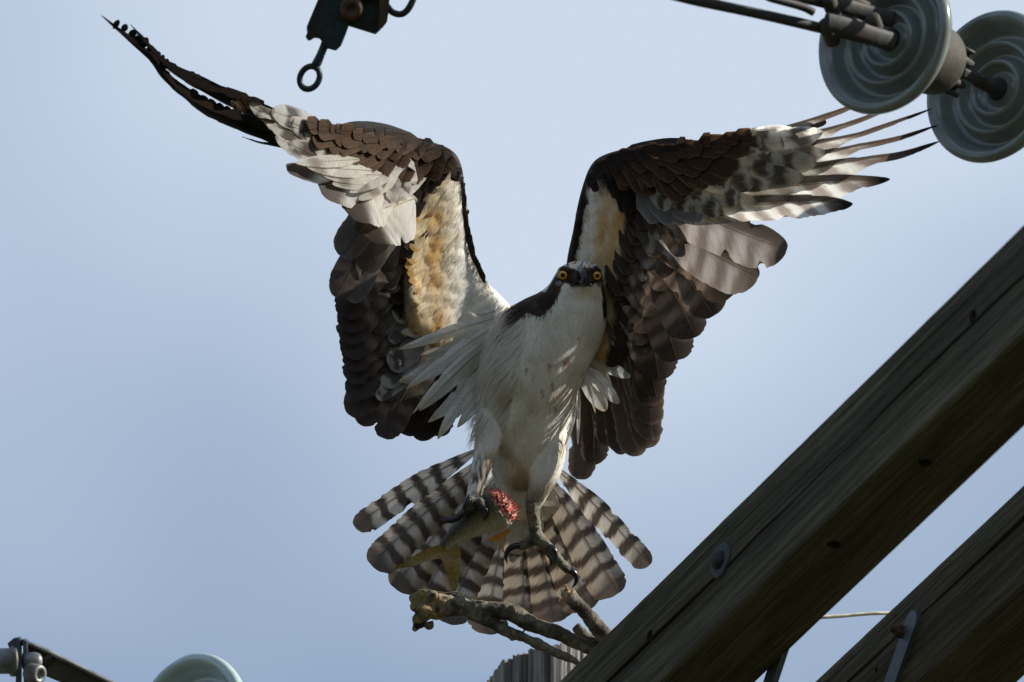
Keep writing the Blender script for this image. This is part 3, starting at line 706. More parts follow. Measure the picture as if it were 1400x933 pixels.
def seg_d(px, py, ax, ay, bx, by):
    dx, dy = bx - ax, by - ay; t = max(0, min(1, ((px - ax) * dx + (py - ay) * dy) / (dx * dx + dy * dy)))
    return math.hypot(px - ax - t * dx, py - ay - t * dy), t
def in_poly(px, py, P):
    r = False; j = len(P) - 1
    for i in range(len(P)):
        if (P[i][1] > py) != (P[j][1] > py) and px < (P[j][0] - P[i][0]) * (py - P[i][1]) / (P[j][1] - P[i][1]) + P[i][0]: r = not r
        j = i
    return r
NAPE = [(686, 402), (720, 400), (742, 396), (757, 402), (748, 428), (738, 434), (724, 430), (712, 430), (705, 416), (697, 420), (691, 411)]
SPOTS = [(752, 500, 4), (776, 495, 6), (779, 492, 4), (756, 526, 4), (742, 536, 3), (720, 505, 2.5), (791, 463, 2.5), (730, 512, 2), (700, 545, 3), (760, 560, 3)]
LEGC = (.15, .14, .095)
def is_leg(px, py, z):
    if py > 684 and 684 < px < 800 and z > .045 and (py > 722 or px > 712): return True
    return py > 676 and px < 672 and z > .06
def body_col(p, n_):
    px, py, z = to_px(p); q = n_.dot(BK); w1 = nse(p.x * 70, p.y * 70, p.z * 70); w2 = nse(p.x * 25, p.y * 25, p.z * 25)
    jx, jy = px + 3.0 * w1, py + 3.0 * nse(p.x * 70 + 9, p.y * 70, p.z * 70)
    if is_leg(px, py, z): return mixc(LEGC, (.055, .05, .035), sm(-.1, .5, w1))
    if py < 436:
        jx, jy = px + 1.6 * w1, py + 1.6 * nse(p.x * 70 + 9, p.y * 70, p.z * 70)
        d1 = min(seg_d(jx, jy, 788, 380, 769, 375)[0] / 12, seg_d(jx, jy, 769, 375, 757, 394)[0] / 9.5, seg_d(jx, jy, 757, 394, 745, 414)[0] / 12)
        d2 = min(seg_d(jx, jy, 800, 380, 816, 375)[0] / 12, seg_d(jx, jy, 817, 377, 826, 396)[0] / 6.5, seg_d(jx, jy, 826, 396, 829, 432)[0] / 4)
        dk = max(sm(1.05, .85, d1), sm(1.05, .85, d2), sm(15, 13, math.hypot((jx - 795) * .85, (jy - 382) * 1.25)))
        c = mixc(WHITE, CREAM, sm(.1, .5, w2) * .5)
        if py < 374 and 775 < px < 812:
            c = mixc(mixc(c, CREAM, .6), (.09, .06, .04), sm(-.02, .26, nse(px * .36, py * .18, 4)) * .9)
            dk *= sm(364.5, 370, jy + .18 * abs(jx - 795))
        if py > 389 and px > 770 and px < 822: dk *= sm(395, 389, jy)
        if in_poly(jx, jy, NAPE): dk = max(dk, .97)
        for ex, ey, er in ((764, 388, 4.2), (821, 388, 3.4)): dk *= 1 - .25 * sm(er, er * .5, math.hypot((jx - ex) * .7, jy - ey))
        if q < -.12 and px < 835: dk = max(dk, sm(384, 395, py))
        dl, tl_ = seg_d(px, py, 765, 362, 744, 396)
        if px < 768: dk *= 1 - .95 * sm(4.2, 2.6, dl)
        dkc = mixc(DKBROWN, BROWN, sm(0, .5, w1) * .5)
        dkc = mixc(dkc, (.13, .10, .078), .75 * sm(17, 9, math.hypot(px - 796, (py - 380) * 1.1)) * (.6 + .4 * w1))
        return mixc(c, dkc, dk)
    if q < -.1: return mixc(WHITE, BROWN, sm(-.1, -.3, q))
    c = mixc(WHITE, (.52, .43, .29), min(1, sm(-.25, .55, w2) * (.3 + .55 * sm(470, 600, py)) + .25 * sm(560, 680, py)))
    d, t = seg_d(jx, jy, 693, 410, 697, 452)
    c = mixc(c, BROWN, sm(3.2, 1.8, d) * .85)
    for sx, sy, r in SPOTS: c = mixc(c, (.24, .11, .05), .75 * sm(r * 1.2, r * .4, math.hypot(jx - sx, (jy - sy) * .8)))
    if py > 600 and px < 690 and z > .06:
        c = mixc(c, (.13, .09, .065), sm(.05, .35, nse(px * .22, py * .07) + .15) * sm(608, 640, py) * sm(.3, .8, 1 - abs(px - 656) / 26))
    if py > 640 and px > 700 and z > .05: c = mixc(c, (.22, .19, .13), sm(645, 684, py))
    return c
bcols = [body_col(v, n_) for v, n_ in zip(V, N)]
# carve eye sockets a little and scale the toes
V2 = []
for v, n_ in zip(V, N):
    px, py, z = to_px(v)
    e = 0
    if is_leg(px, py, z): e = .0009 * noise.cell(v * 330) - .0004
    V2.append(v + n_ * e)
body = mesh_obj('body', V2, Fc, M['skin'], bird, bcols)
body.data.materials.append(M['scale'])
mi = []
for f in Fc:
    c = sum((V[i] for i in f), Vector()) / len(f); mi.append(1 if is_leg(*to_px(c)) else 0)
body.data.polygons.foreach_set('material_index', mi)

def strands(name, V, Fc, N, colf, flow, count, length, width, parent, keep=None, seed=1, lift=.25, mat='down', clump=0):
    """soft barbs of body plumage: thin tapering blades lying along the flow"""
    rnd = random.Random(seed)
    T = []; A_ = []
    for f in Fc:
        for k in range(1, len(f) - 1):
            a, b, c = V[f[0]], V[f[k]], V[f[k + 1]]; ar = (b - a).cross(c - a).length
            if ar > 0: T.append((f[0], f[k], f[k + 1])); A_.append(ar)
    cum = np.cumsum(A_); tot = cum[-1]
    vv, ff, cc_, uu = [], [], [], []
    for _ in range(count):
        t = T[min(int(np.searchsorted(cum, rnd.random() * tot)), len(T) - 1)]
        u, v = rnd.random(), rnd.random()
        if u + v > 1: u, v = 1 - u, 1 - v
        p = V[t[0]] * (1 - u - v) + V[t[1]] * u + V[t[2]] * v
        n_ = (N[t[0]] * (1 - u - v) + N[t[1]] * u + N[t[2]] * v).normalized()
        px, py, z = to_px(p)
        if keep and not keep(px, py, z, n_): continue
        d = flow(px, py, z); d = d - n_ * d.dot(n_)
        if d.length < .05: continue
        d.normalize(); s = n_.cross(d)
        k = nse(px * .05, py * .05, seed) * .35 + rnd.uniform(-.16, .16); d = (d + s * k).normalized(); s = n_.cross(d)
        L_ = length * rnd.uniform(.6, 1.25); W_ = width * rnd.uniform(.6, 1.3)
        c = colf(p, n_); g = rnd.uniform(.93, 1.05); c = (c[0] * g, c[1] * g, c[2] * g)
        i0 = len(vv); lf = lift * rnd.uniform(.5, 1.4)
        m1 = p + d * L_ * .5 + n_ * L_ * lf * .5; m2 = p + d * L_ + n_ * L_ * lf * .45
        q0 = p - n_ * .0006
        vv += [q0 - s * W_ * .5, q0 + s * W_ * .5, m1 + s * W_ * .5, m2, m1 - s * W_ * .5]; ff += [(i0, i0 + 1, i0 + 2, i0 + 4), (i0 + 4, i0 + 2, i0 + 3)]; cc_ += [c] * 5
        uu += [(0, 0)] * 5
    o = mesh_obj(name, vv, ff, M[mat], parent, cc_, uu); tag(o, kind='stuff'); return o
def body_flow(px, py, z):
    if py < 404 and px > 745: 
        v = Vector((px - 797, -(py - 378))); v.normalize(); return camv(v.x * .9, v.y * .6 - .55, -.6)
    if px < 700 and py < 600: return camv(-.45, -1, 0)
    return camv(-.06, -1, 0)
strands('breast_down', V, Fc, N, body_col, body_flow, 24000, .014, .0009, body, lambda px, py, z, n_: py > 400 and not is_leg(px, py, z) and py < 700, 4, .06)
strands('flank_down', V, Fc, N, body_col, lambda px, py, z: camv(-.9, -.75 - .5 * sm(480, 580, py), 0), 17000, .042, .0013, body, lambda px, py, z, n_: 645 < px < 722 - .25 * max(0, py - 470) and 412 < py < 590 and n_.dot(BK) > .1, 14, .13)
strands('head_down', V, Fc, N, body_col, body_flow, 16000, .006, .0007, body, lambda px, py, z, n_: py < 408 and math.hypot(px - 769.5, py - 376) > 8 and math.hypot(px - 815.5, py - 376.5) > 7.5 and math.hypot(px - 797, (py - 378)) > 11, 5, .12)

# ---- eyes and beak
def eye(px, py, z, r, gaze):
    c = at(px, py, z); bm = bmesh.new(); g = gaze.normalized()
    prof = [(0, 1)] + [(math.sin(a_), math.cos(a_)) for a_ in [math.radians(x) for x in (8, 16, 22, 24, 30, 38, 46, 49, 53, 62, 75, 90, 110, 140)]]
    lathe(bm, [(a_ * r, b_ * r) for a_, b_ in prof], c, g, 28)
    V_ = [v.co.copy() for v in bm.verts]; bm.verts.index_update(); F_ = [tuple(v.index for v in f.verts) for f in bm.faces]; bm.free()
    cols = []
    for v in V_:
        an = math.degrees((v - c).angle(g))
        cols.append((.004, .004, .004) if an < 23.5 else ((.85, .40, .022) if an < 48 else (.006, .005, .005)))
    o = mesh_obj('eye', V_, F_, M['eye'], bird, cols); return o
M['eye'] = attr_mat('glossy_eye', .06, 200, .1, 0.0, spec=.6)
eye(770, 376.3, .1362, 8.0 / PXM, camv(-.10, -.05, 1)); eye(815, 377, .1322, 7.7 / PXM, camv(.25, -.05, 1))
def horn(name, P, mat, parent, sides=14, flat=1.0, n_=24, nrm=None):
    bm = bmesh.new(); S2 = catmull([(*at(x, y, z), r / PXM) for x, y, z, r in P], n_)
    tube(bm, [Vector(s[:3]) for s in S2], [max(.0002, s[3]) for s in S2], sides, True, flat, nrm); return bm_obj(name, bm, mat, parent)
bk = horn('beak', [(797, 376, .135, 9.5), (797.5, 374.5, .150, 9), (798, 373.5, .160, 8), (799, 375, .170, 6.8), (800, 379, .178, 5.4), (800.5, 384.5, .181, 4), (800.8, 389.5, .179, 2.2), (800.8, 392.5, .176, .5)], M['beak'], bird, 18, 1.0, 30)
horn('lower_bill', [(795.5, 383.5, .138, 9), (796.5, 385, .150, 7.5), (798, 386.2, .160, 5.4), (799, 386.6, .168, 2.6)], M['beak'], bk, 14)
for x, y, s_ in ((791, 376, -1), (804, 376, 1)):
    bm = bmesh.new(); lathe(bm, [(0, 0), (.0022, 0), (.0022, .0012), (.0012, .0012), (.001, -.0005), (0, -.0005)], at(x, y, .153 if s_ < 0 else .153), camv(s_ * .7, .1, .7), 10); bm_obj('nostril', bm, M['talon'], bk)
for x0, x1 in ((787, 778), (804, 811)):
    horn('gape', [(x0, 388, .154, 2.6), ((x0 + x1) / 2, 390, .150, 2.3), (x1, 391 if x1 < 800 else 386, .143, 1)], M['beak'], bk, 8, 1, 10)

# ---- talons
for P in ([(776, 779, .075, 5), (783.5, 782.5, .074, 4.6), (788, 789, .072, 3.8), (787.5, 796, .069, 2.8), (784.5, 801, .067, 1.6), (781.5, 804, .066, .5)],
          [(751, 748, .113, 5), (757, 752, .117, 4.6), (759.5, 760, .118, 3.6), (758.5, 768, .117, 2.4), (755.5, 776, .115, .5)],
          [(710, 746, .088, 5), (701, 748, .09, 4.6), (694.5, 753, .091, 3.8), (691.5, 761, .091, 2.6), (693.5, 771, .09, .5)],
          [(748, 755, .06, 4.6), (753, 762, .056, 3.8), (754, 770, .054, 2.4), (751, 776, .053, .5)],
          [(641, 683, .140, 5), (637.5, 689, .144, 4.6), (635.5, 697, .143, 3.8), (636.5, 706, .139, 2.6), (640, 714, .133, .5)],
          [(631, 703, .121, 5), (624, 709, .123, 4.8), (615, 712, .123, 4.0), (607, 711.5, .122, 3.0), (602, 708.5, .121, .6)],
          [(660, 693, .133, 5), (664, 699, .136, 4.2), (664, 706, .134, 3), (660, 712, .128, .5)]):
    horn('talon', P, M['talon'], bird, 10)

# ---- feather builder
FRND = random.Random(77)
def feather(parent, name, path, width, pat, roll=0.0, asym=.5, mat='flight', tip=.72, tipp=1.0, emarg=None, jag=.04, camber=.07, sweep=.35, n_=26, m_=5, shaft=None, shaft_r=.0010, stem=.12, notches=0, seed=None, cupped=None):
    if cupped is None: cupped = parent is not bird
    """one feather: cambered two-sided vane swept along a curved shaft, shaft raised on its underside"""
    rnd = random.Random(FRND.random() if seed is None else seed); sd = rnd.uniform(0, 100)
    if cupped: path = [(p[0], p[1], p[2] + cup(p[0])) for p in path]
    P = catmull([tuple(at(*p)) for p in path], 60) if len(path) > 2 else None
    if P is None:
        a, b = at(*path[0]), at(*path[1]); P = [np.array(a.lerp(b, i / 59)) for i in range(60)]
    P = [Vector(p) for p in P]
    seg = [0.0]
    for a, b in zip(P, P[1:]): seg.append(seg[-1] + (b - a).length)
    Ltot = seg[-1]; W_ = width / PXM
    V_, C_, U_, F_ = [], [], [], []
    ss = [1 - (1 - i / (n_ - 1)) ** 1.5 for i in range(n_)]
    nots = [(rnd.uniform(.3, .9), rnd.choice((-1, 1)), rnd.uniform(.25, .6)) for _ in range(notches)]
    frames = []
    for s in ss:
        d = s * Ltot; k = 0
        while k < 58 and seg[k + 1] < d: k += 1
        t_ = (d - seg[k]) / max(1e-9, seg[k + 1] - seg[k]); p = P[k].lerp(P[k + 1], t_)
        tg = (P[min(k + 3, 59)] - P[max(k - 2, 0)]).normalized()
        sv = tg.cross(BK).normalized(); nv = sv.cross(tg).normalized()
        cr, sr = math.cos(roll), math.sin(roll); s2 = sv * cr + nv * sr; n2 = nv * cr - sv * sr
        frames.append((p, tg, s2, n2))
    for i, s in enumerate(ss):
        p, tg, s2, n2 = frames[i]
        wf = min(1, .12 + s / stem) ** .8 if s < stem else 1
        if s > tip: wf *= max(0.0, 1 - ((s - tip) / (1 - tip)) ** 2) ** (.5 * tipp)
        for j in range(-m_, m_ + 1):
            t = j / m_; side = asym if t < 0 else 1 - asym
            e = wf
            if emarg: 
                em = emarg[1] if t > 0 else emarg[2]
                e = wf * (1 - (1 - em) * sm(emarg[0] - .1, emarg[0] + .12, s))
            if abs(j) == m_:
                e *= 1 - jag * max(0, nse(s * 26, t * 3, sd) * 1.6 + rnd.uniform(-.3, .5))
                for ns, nsd, na in nots:
                    if nsd * t > 0: e *= 1 - na * max(0, 1 - abs(s - ns) / .035)
            off = t * 2 * side * W_ * .5 * e
            q = p + s2 * off + tg * (abs(off) * sweep * (1 - .7 * sm(tip, 1, s))) - n2 * (camber * W_ * t * t * e) + n2 * (.0006 * nse(s * 9, t * 2, sd))
            V_.append(q); U_.append((s * Ltot, off)); C_.append(pat(s, t, sd))
    K = 2 * m_ + 1
    for i in range(n_ - 1):
        for j in range(K - 1): F_.append((i * K + j, i * K + j + 1, (i + 1) * K + j + 1, (i + 1) * K + j))
    if shaft:
        b0 = len(V_); r3 = range(0, n_ - 1, 2)
        for i in r3:
            p, tg, s2, n2 = frames[i]; r = shaft_r * (1 - .85 * ss[i]) + .00012
            for u in ((-1, .0), (0, 1.5), (1, .0)):
                V_.append(p + s2 * (u[0] * r) + n2 * (u[1] * r + .0003)); U_.append((0, 0)); C_.append(shaft if ss[i] < .85 else mixc(shaft, pat(ss[i], 0, sd), .5))
        nr = len(list(r3))
        for i in range(nr - 1):
            for u in range(2): F_.append((b0 + i * 3 + u, b0 + i * 3 + u + 1, b0 + i * 3 + 4 + u, b0 + i * 3 + 3 + u))
    return mesh_obj(name, V_, F_, M[mat], parent, C_, U_)

# ---- pigment patterns, all as functions of place on the feather
def p_plain(col, edge=None, ew=.25, root=None, rs=.35, tipc=None, ts=.85):
    def f(s, t, sd):
        c = mixc(col, tuple(x * .7 for x in col), .6 * sm(-.3, .5, nse(s * 5, t * 2, sd)))
        if root: c = mixc(root, c, sm(rs - .15, rs + .15, s))
        if edge: c = mixc(c, edge, max(sm(1 - ew, 1, abs(t)) * sm(.25, .6, s), sm(1 - ew * .35, 1, s)) * .85)
        if tipc: c = mixc(c, tipc, sm(ts - .12, ts + .05, s + .06 * nse(t * 3, sd)))
        return c
    return f
def p_bars(dark, light, nb, duty=.5, t_dark=None, tipc=None, ts=.86, root=None, rs=.2, soft=.5, fade=0.0):
    """bars across the vane; t_dark darkens the outer web"""
    def f(s, t, sd):
        u = nb * (s + .03 * abs(t)) + .14 * nse(s * 7, t * 2.5, sd) + sd % 1
        b = .5 + .5 * math.sin(2 * math.pi * u)
        k = sm(duty - soft * .5, duty + soft * .5, b)
        c = mixc(dark, light, k * (1 - fade * s))
        if t_dark: c = mixc(c, t_dark, sm(.05, -.25, t))
        c = mixc(c, dark, .55 * sm(.12, .0, abs(t)))
        if root: c = mixc(root, c, sm(rs - .1, rs + .12, s))
        if tipc: c = mixc(c, tipc, sm(ts - .12, ts + .04, s))
        return c
    return f
def p_blotch(base, spot, s0, sw, ed=None):
    def f(s, t, sd):
        k = sm(sw, sw * .55, abs(s - s0 - .1 * math.sin(sd) + .05 * nse(t * 3, sd))) * sm(1.15, .8, abs(t - .25 * math.cos(sd * 3)))
        k2 = sm(sw * .6, sw * .3, abs(s - s0 - .42)) * .7
        return mixc(base, spot, max(k, k2) * .92)
    return f
def lerp_path(P, u):
    u = u * (len(P) - 1); k = min(int(u), len(P) - 2); t = u - k
    return tuple(P[k][i] + (P[k + 1][i] - P[k][i]) * t for i in range(len(P[0])))
def row(parent, name, tips, n_, d0, d1, length, width, z0, dz, pat, mat='covert', jit=4.5, zt=0.0015, bend=.0, inside=None, **kw):
    """overlapping feathers whose tips lie along a line; d0..d1 are pointing directions in the picture"""
    for i in range(n_):
        u = i / max(1, n_ - 1); tx, ty = lerp_path(tips, u)
        dx, dy = d0[0] + (d1[0] - d0[0]) * u + FRND.uniform(-.16, .16), d0[1] + (d1[1] - d0[1]) * u + FRND.uniform(-.16, .16)
        l_ = math.hypot(dx, dy); dx /= l_; dy /= l_
        tx += FRND.uniform(-jit, jit); ty += FRND.uniform(-jit, jit); L_ = length * FRND.uniform(.85, 1.25)
        z = z0 + dz * i + FRND.uniform(-.0006, .0006); bx, by = tx - dx * L_, ty - dy * L_
        for _ in range(12):
            if not inside or in_poly(bx - dx * 2, by - dy * 2, inside): break
            L_ *= .94; k_ = .12 * (1 if dy > 0 else -1); dy -= k_; l_ = math.hypot(dx, dy); dx /= l_; dy /= l_; bx, by = tx - dx * L_, ty - dy * L_
        mx_, my = (tx + bx) / 2 - dy * bend * L_, (ty + by) / 2 + dx * bend * L_
        feather(parent, name, [(bx, by, z - .002), (mx_, my, z + .0004), (tx, ty, z + zt)], width * FRND.uniform(.78, 1.22), pat(i) if callable(pat) and pat.__name__ == 'pick' else pat, mat=mat, n_=17, m_=4, roll=FRND.uniform(-.12, .12) - (.3 if mat == 'white_covert' else 0), stem=.3, notches=FRND.choice((0, 0, 1)), camber=.03, **kw)

# ---- wing membranes: arm and its lining, a closed thick form
def wing_form(name, outline, zf, tf, tb, colf, R=26, step=5):
    P = [(p[0], p[1]) for p in catmull(outline + outline[:1], len(outline) * 7)[:-1]]
    b = [Vector(p) for p in P]; nb = len(b); xs = [p[0] for p in P]; ys = [p[1] for p in P]; ex = []
    def bd(x, y): return min(seg_d(x, y, *P[i], *P[(i + 1) % nb])[0] for i in range(nb))
    for gx in np.arange(min(xs), max(xs), step):
        for gy in np.arange(min(ys), max(ys), step):
            if in_poly(gx, gy, P) and bd(gx, gy) > step * .45: ex.append(Vector((gx, gy)))
    r_ = delaunay_2d_cdt(b + ex, [(i, (i + 1) % nb) for i in range(nb)], [list(range(nb))], 1, .01)
    vs2 = r_[0]; Vv = []; idx = {}; isb = []
    dist = []
    for i, v in enumerate(vs2):
        d = bd(v.x, v.y); dist.append(d)
    for s in (1, -1):
        for i, v in enumerate(vs2):
            if s == -1 and dist[i] < .05: idx[(s, i)] = idx[(1, i)]; continue
            h = math.sqrt(max(0, 1 - (1 - min(1, dist[i] / R)) ** 2))
            z = zf(v.x, v.y) + cup(v.x) + (tf * h if s > 0 else -tb * h) + (.0022 * nse(v.x * .07, v.y * .07, s) + .0012 * nse(v.x * .2, v.y * .2, s)) * h
            idx[(s, i)] = len(Vv); Vv.append((at(v.x, v.y, z), (v.x, v.y), s))
    Fc_ = [tuple(idx[(1, i)] for i in f) for f in r_[2]] + [tuple(idx[(-1, i)] for i in f[::-1]) for f in r_[2]]
    pts = [v[0] for v in Vv]
    cols = [colf(v[1][0], v[1][1]) if v[2] > 0 else BROWN for v in Vv]
    o = mesh_obj(name, pts, Fc_, M['skin'], bird, cols)
    # outward normals
    bm = bmesh.new(); bm.from_mesh(o.data); bmesh.ops.recalc_face_normals(bm, faces=bm.faces); bm.to_mesh(o.data); bm.free()
    off = root_off(bird); Vo = [v.co + off for v in o.data.vertices]; No = [v.normal.copy() for v in o.data.vertices]; Fo = [tuple(p.vertices) for p in o.data.polygons]
    return o, Vo, Fo, No

# ================= wing on the fish side
def lining_l(px, py):
    jx = px + 7 * nse(px * .08, py * .08); jy = py + 7 * nse(px * .08 + 9, py * .08)
    n1 = nse(px * .045, py * .028, 3); n2 = nse(px * .12, py * .12)
    c = mixc(WHITE, CREAM, sm(-.2, .5, n2) * .45)
    xc = 597 + 9 * nse(py * .02, 1.7) - .03 * (py - 330); b1 = math.exp(-((px - xc) / 13) ** 2); b2 = math.exp(-((px - xc + 26) / 11) ** 2) * .8
    st = max(b1, b2) * sm(240, 300, jy) * (.45 + .8 * sm(-.3, .4, n1)); c = mixc(c, CREAM, sm(640, 600, px) * .7)
    c = mixc(c, ORANGE, min(.85, st))
    c = mixc(c, DKBROWN, sm(252, 236, jy - .15 * (600 - jx)) )                      # carpal patch and wrist
    c = mixc(c, DKBROWN, sm(575, 560, jx) * sm(470, 400, jy) * .8)
    P = [(620, 207), (632, 230), (638, 270), (645, 330), (655, 365), (670, 390), (684, 405)]
    d = min(seg_d(px, py, *a, *b)[0] for a, b in zip(P, P[1:])) + 3 * n2
    return mixc(c, DKBROWN, sm(9, 4.5, d) * sm(400, 380, py))
OUT_L = [(418, 166), (440, 170), (480, 179), (520, 182), (552, 184), (590, 194), (619, 207), (631, 228), (637, 268), (644, 328), (654, 364), (669, 389), (686, 406), (702, 428), (704, 470), (690, 510), (655, 520), (620, 500), (585, 470), (560, 445), (552, 400), (556, 350), (560, 310), (566, 280), (560, 262), (545, 250), (508, 234), (468, 214), (434, 190)]
wl_, VL, FL, NL = wing_form('wing', OUT_L, lambda x, y: .012 + .00010 * (y - 300) * sm(300, 450, y) + .012 * sm(560, 430, x), .016, .012, lining_l)
tag(wl_, 'raised wing whose black primary tips point up and away above the held fish')
def flow_l(px, py, z):
    if py < 250: return camv(-.9, -.45, 0)
    return camv(-.75, -.75 - .3 * sm(300, 480, py), 0)
def col_l(p, n_): px, py, z = to_px(p); return lining_l(px, py) if n_.dot(BK) > -.2 else BROWN
strands('lining_down', VL, FL, NL, col_l, flow_l, 17000, .013, .0009, wl_, lambda px, py, z, n_: n_.dot(BK) > -.35, 6, .05)

FL_WHITE = (.84, .81, .73)
black_tip = lambda st: (lambda s, t, sd: mixc(mixc(FL_WHITE, (.30, .22, .15), .5 * sm(-.1, .4, nse(s * 14, t * 2, sd))), mixc(BLACK, DKBROWN, sm(.9, .5, s) * .7), sm(st - .09, st + .05, s + .05 * nse(t * 5, s * 9, sd))))
# outer primaries seen nearly edge on
for path, wd, rl, st, asy in (
    ([(520, 250, .020), (430, 196, .026), (360, 160, .032), (300, 132, .040), (255, 109, .048), (224, 88, .056), (203, 64, .064), (178, 33, .074)], 48, .95, .36, .35),
    ([(520, 256, .016), (440, 210, .020), (372, 186, .026), (310, 164, .034), (262, 136, .042), (228, 109, .050), (208, 83, .056), (180, 58, .062), (138, 21, .072)], 50, .98, .30, .35),
    ([(500, 240, .014), (430, 190, .016), (365, 158, .02), (320, 138, .026), (275, 112, .032), (240, 95, .038), (212, 74, .044), (190, 46, .05)], 44, 1.05, .34, .35),
    ([(520, 262, .012), (440, 216, .012), (380, 192, .016), (330, 174, .022), (285, 148, .028), (246, 122, .034), (216, 94, .04)], 42, 1.05, .3, .4),
    ([(510, 262, .010), (450, 226, .010), (405, 206, .012), (372, 199, .014), (350, 194, .016), (331, 187, .018)], 24, 1.2, .42, .4),
    ([(525, 262, .014), (450, 222, .020), (395, 202, .024), (345, 182, .028), (305, 160, .03)], 30, .95, .35, .4)):
    path = [(x, y, z - .035) for x, y, z in path]
    feather(wl_, 'primary_feather', path, wd, black_tip(st + .02), roll=rl, asym=asy, tip=.45, tipp=1.5, jag=.5, emarg=(.62, .7, .6), n_=70, m_=5, notches=18, shaft=(.12, .09, .06), stem=.06, camber=.04)
row(wl_, 'primary_barb', [(164, 27), (183, 41), (199, 53), (216, 69), (231, 82)], 9, (.5, -.85), (.3, -.95), 14, 10, .034, -.002, p_plain(BLACK), jit=2, tip=.4)
row(wl_, 'primary_barb', [(226, 98), (262, 122), (296, 142), (330, 158)], 10, (-.5, -.8), (-.6, -.7), 14, 7, .005, -.0016, p_plain(BLACK, edge=BROWN), jit=2.5, tip=.3)
row(wl_, 'primary_barb', [(318, 136), (330, 134), (342, 136), (356, 142)], 8, (-.6, -.75), (-.5, -.85), 20, 9, .03, -.001, p_plain((.16, .10, .06), edge=CREAM), jit=3, tip=.3)
# inner primaries: pale webs with dusky tips
def p_inner(s, t, sd):
    c = mixc(FL_WHITE, (.60, .53, .44), .55 * sm(.25, .75, .5 + .5 * math.sin(2 * math.pi * (7 * s - .9 * t) + sd)) * sm(.2, .5, s))
    return mixc(c, (.085, .06, .042), max(sm(.55, .74, s + .12 * t + .05 * nse(t * 4, sd)), .9 * sm(-.05, .35, t) * sm(.28, .55, s)))
for path, wd, rl in (([(540, 262, .030), (480, 240, .033), (430, 230, .036), (391, 227, .038)], 34, .15), ([(558, 262, .034), (510, 252, .038), (470, 250, .041), (436, 256, .044)], 54, .2),
                     ([(562, 268, .040), (530, 264, .043), (498, 271, .047), (471, 287, .050)], 66, .25), ([(566, 272, .044), (545, 280, .047), (515, 296, .050), (491, 318, .052)], 74, .25)):
    feather(wl_, 'primary_feather', path, wd, p_inner, roll=-.32 + .1 * rl, asym=.72, tip=.34, tipp=.72, jag=.05, shaft=(.5, .42, .3), stem=.16, n_=26, notches=1)
row(wl_, 'covert_feather', [(402, 222), (430, 236), (458, 250), (486, 268), (512, 284)], 7, (-.95, -.1), (-.75, .55), 74, 22, .052, .0004, p_blotch((.86, .83, .76), (.42, .36, .30), .7, .13), 'white_covert', jit=4, tip=.4, tipp=1.3, shaft=(.5, .45, .36), shaft_r=.0006)
# secondaries
SEC = p_bars((.085, .063, .048), (.21, .165, .125), 5, .55, soft=.7, tipc=(.07, .052, .042))
SECG = p_plain((.15, .125, .105), edge=(.24, .2, .165), ew=.12)
tl = [((545, 270), (503, 373), 46, .022), ((538, 275), (468, 352), 46, .006), ((548, 300), (481, 414), 40, .012), ((540, 300), (459, 407), 42, -.004)]
for i, (b_, t_, wd, z) in enumerate(tl):
    feather(wl_, 'secondary_feather', [(*b_, z), ((b_[0] + t_[0]) / 2 - 6, (b_[1] + t_[1]) / 2 - 4, z + .004), (*t_, z + .006)], wd, SECG if i < 3 else SEC, asym=.45, tip=.68, shaft=(.2, .16, .12), notches=0, seed=i)
tl = [((556, 330), (471, 434)), ((560, 348), (472, 452)), ((564, 366), (474, 470)), ((568, 384), (475, 488)), ((574, 400), (478, 505)), ((580, 416), (480, 524)), ((586, 430), (481, 542)), ((592, 444), (481, 570)), ((598, 456), (494, 582)), ((606, 466), (523, 599)), ((622, 478), (556, 596)), ((632, 486), (574, 603)), ((640, 492), (594, 596))]
for i, (b_, t_) in enumerate(tl):
    z = -.012 - .0022 * i if i < 9 else -.034 + .003 * (i - 9)
    feather(wl_, 'secondary_feather', [(*b_, z), ((b_[0] + t_[0]) / 2 - 9, (b_[1] + t_[1]) / 2 + 2, z), (*t_, z - .004)], 50 if i < 9 else 46, SEC if i < 10 else p_plain(DKBROWN, edge=BROWN, ew=.12), asym=.45 + .06 * math.sin(i * 2.3), tip=.74, tipp=.85 + .3 * (i % 3) / 2, shaft=(.22, .17, .12), jag=.12, roll=-.2, seed=20 + i, notches=1 + i % 2, mat='secondary')
# grey under-coverts over the secondaries
row(wl_, 'covert_feather', [(522, 372), (510, 405), (508, 440), (512, 475), (516, 508), (522, 545)], 10, (-.45, .9), (-.75, .65), 66, 34, -.006, -.001, p_plain((.12, .098, .08), edge=(.22, .185, .155), ew=.2, tipc=(.075, .058, .045)))
row(wl_, 'covert_feather', [(552, 325), (545, 362), (540, 398), (538, 430)], 7, (-.4, .9), (-.6, .8), 52, 28, .002, .0, p_plain(DKBROWN, edge=(.10, .085, .075), ew=.2))
row(wl_, 'covert_feather', [(540, 440), (526, 486), (534, 506), (524, 532), (518, 548)], 7, (-.7, .7), (-.9, .45), 58, 26, .002, .001, p_blotch((.42, .41, .39), (.09, .075, .065), .72, .2))
row(wl_, 'covert_feather', [(560, 300), (566, 318), (562, 338), (556, 352)], 6, (-.5, .85), (-.5, .85), 34, 20, .022, .0, p_plain(DKBROWN, edge=BROWN))
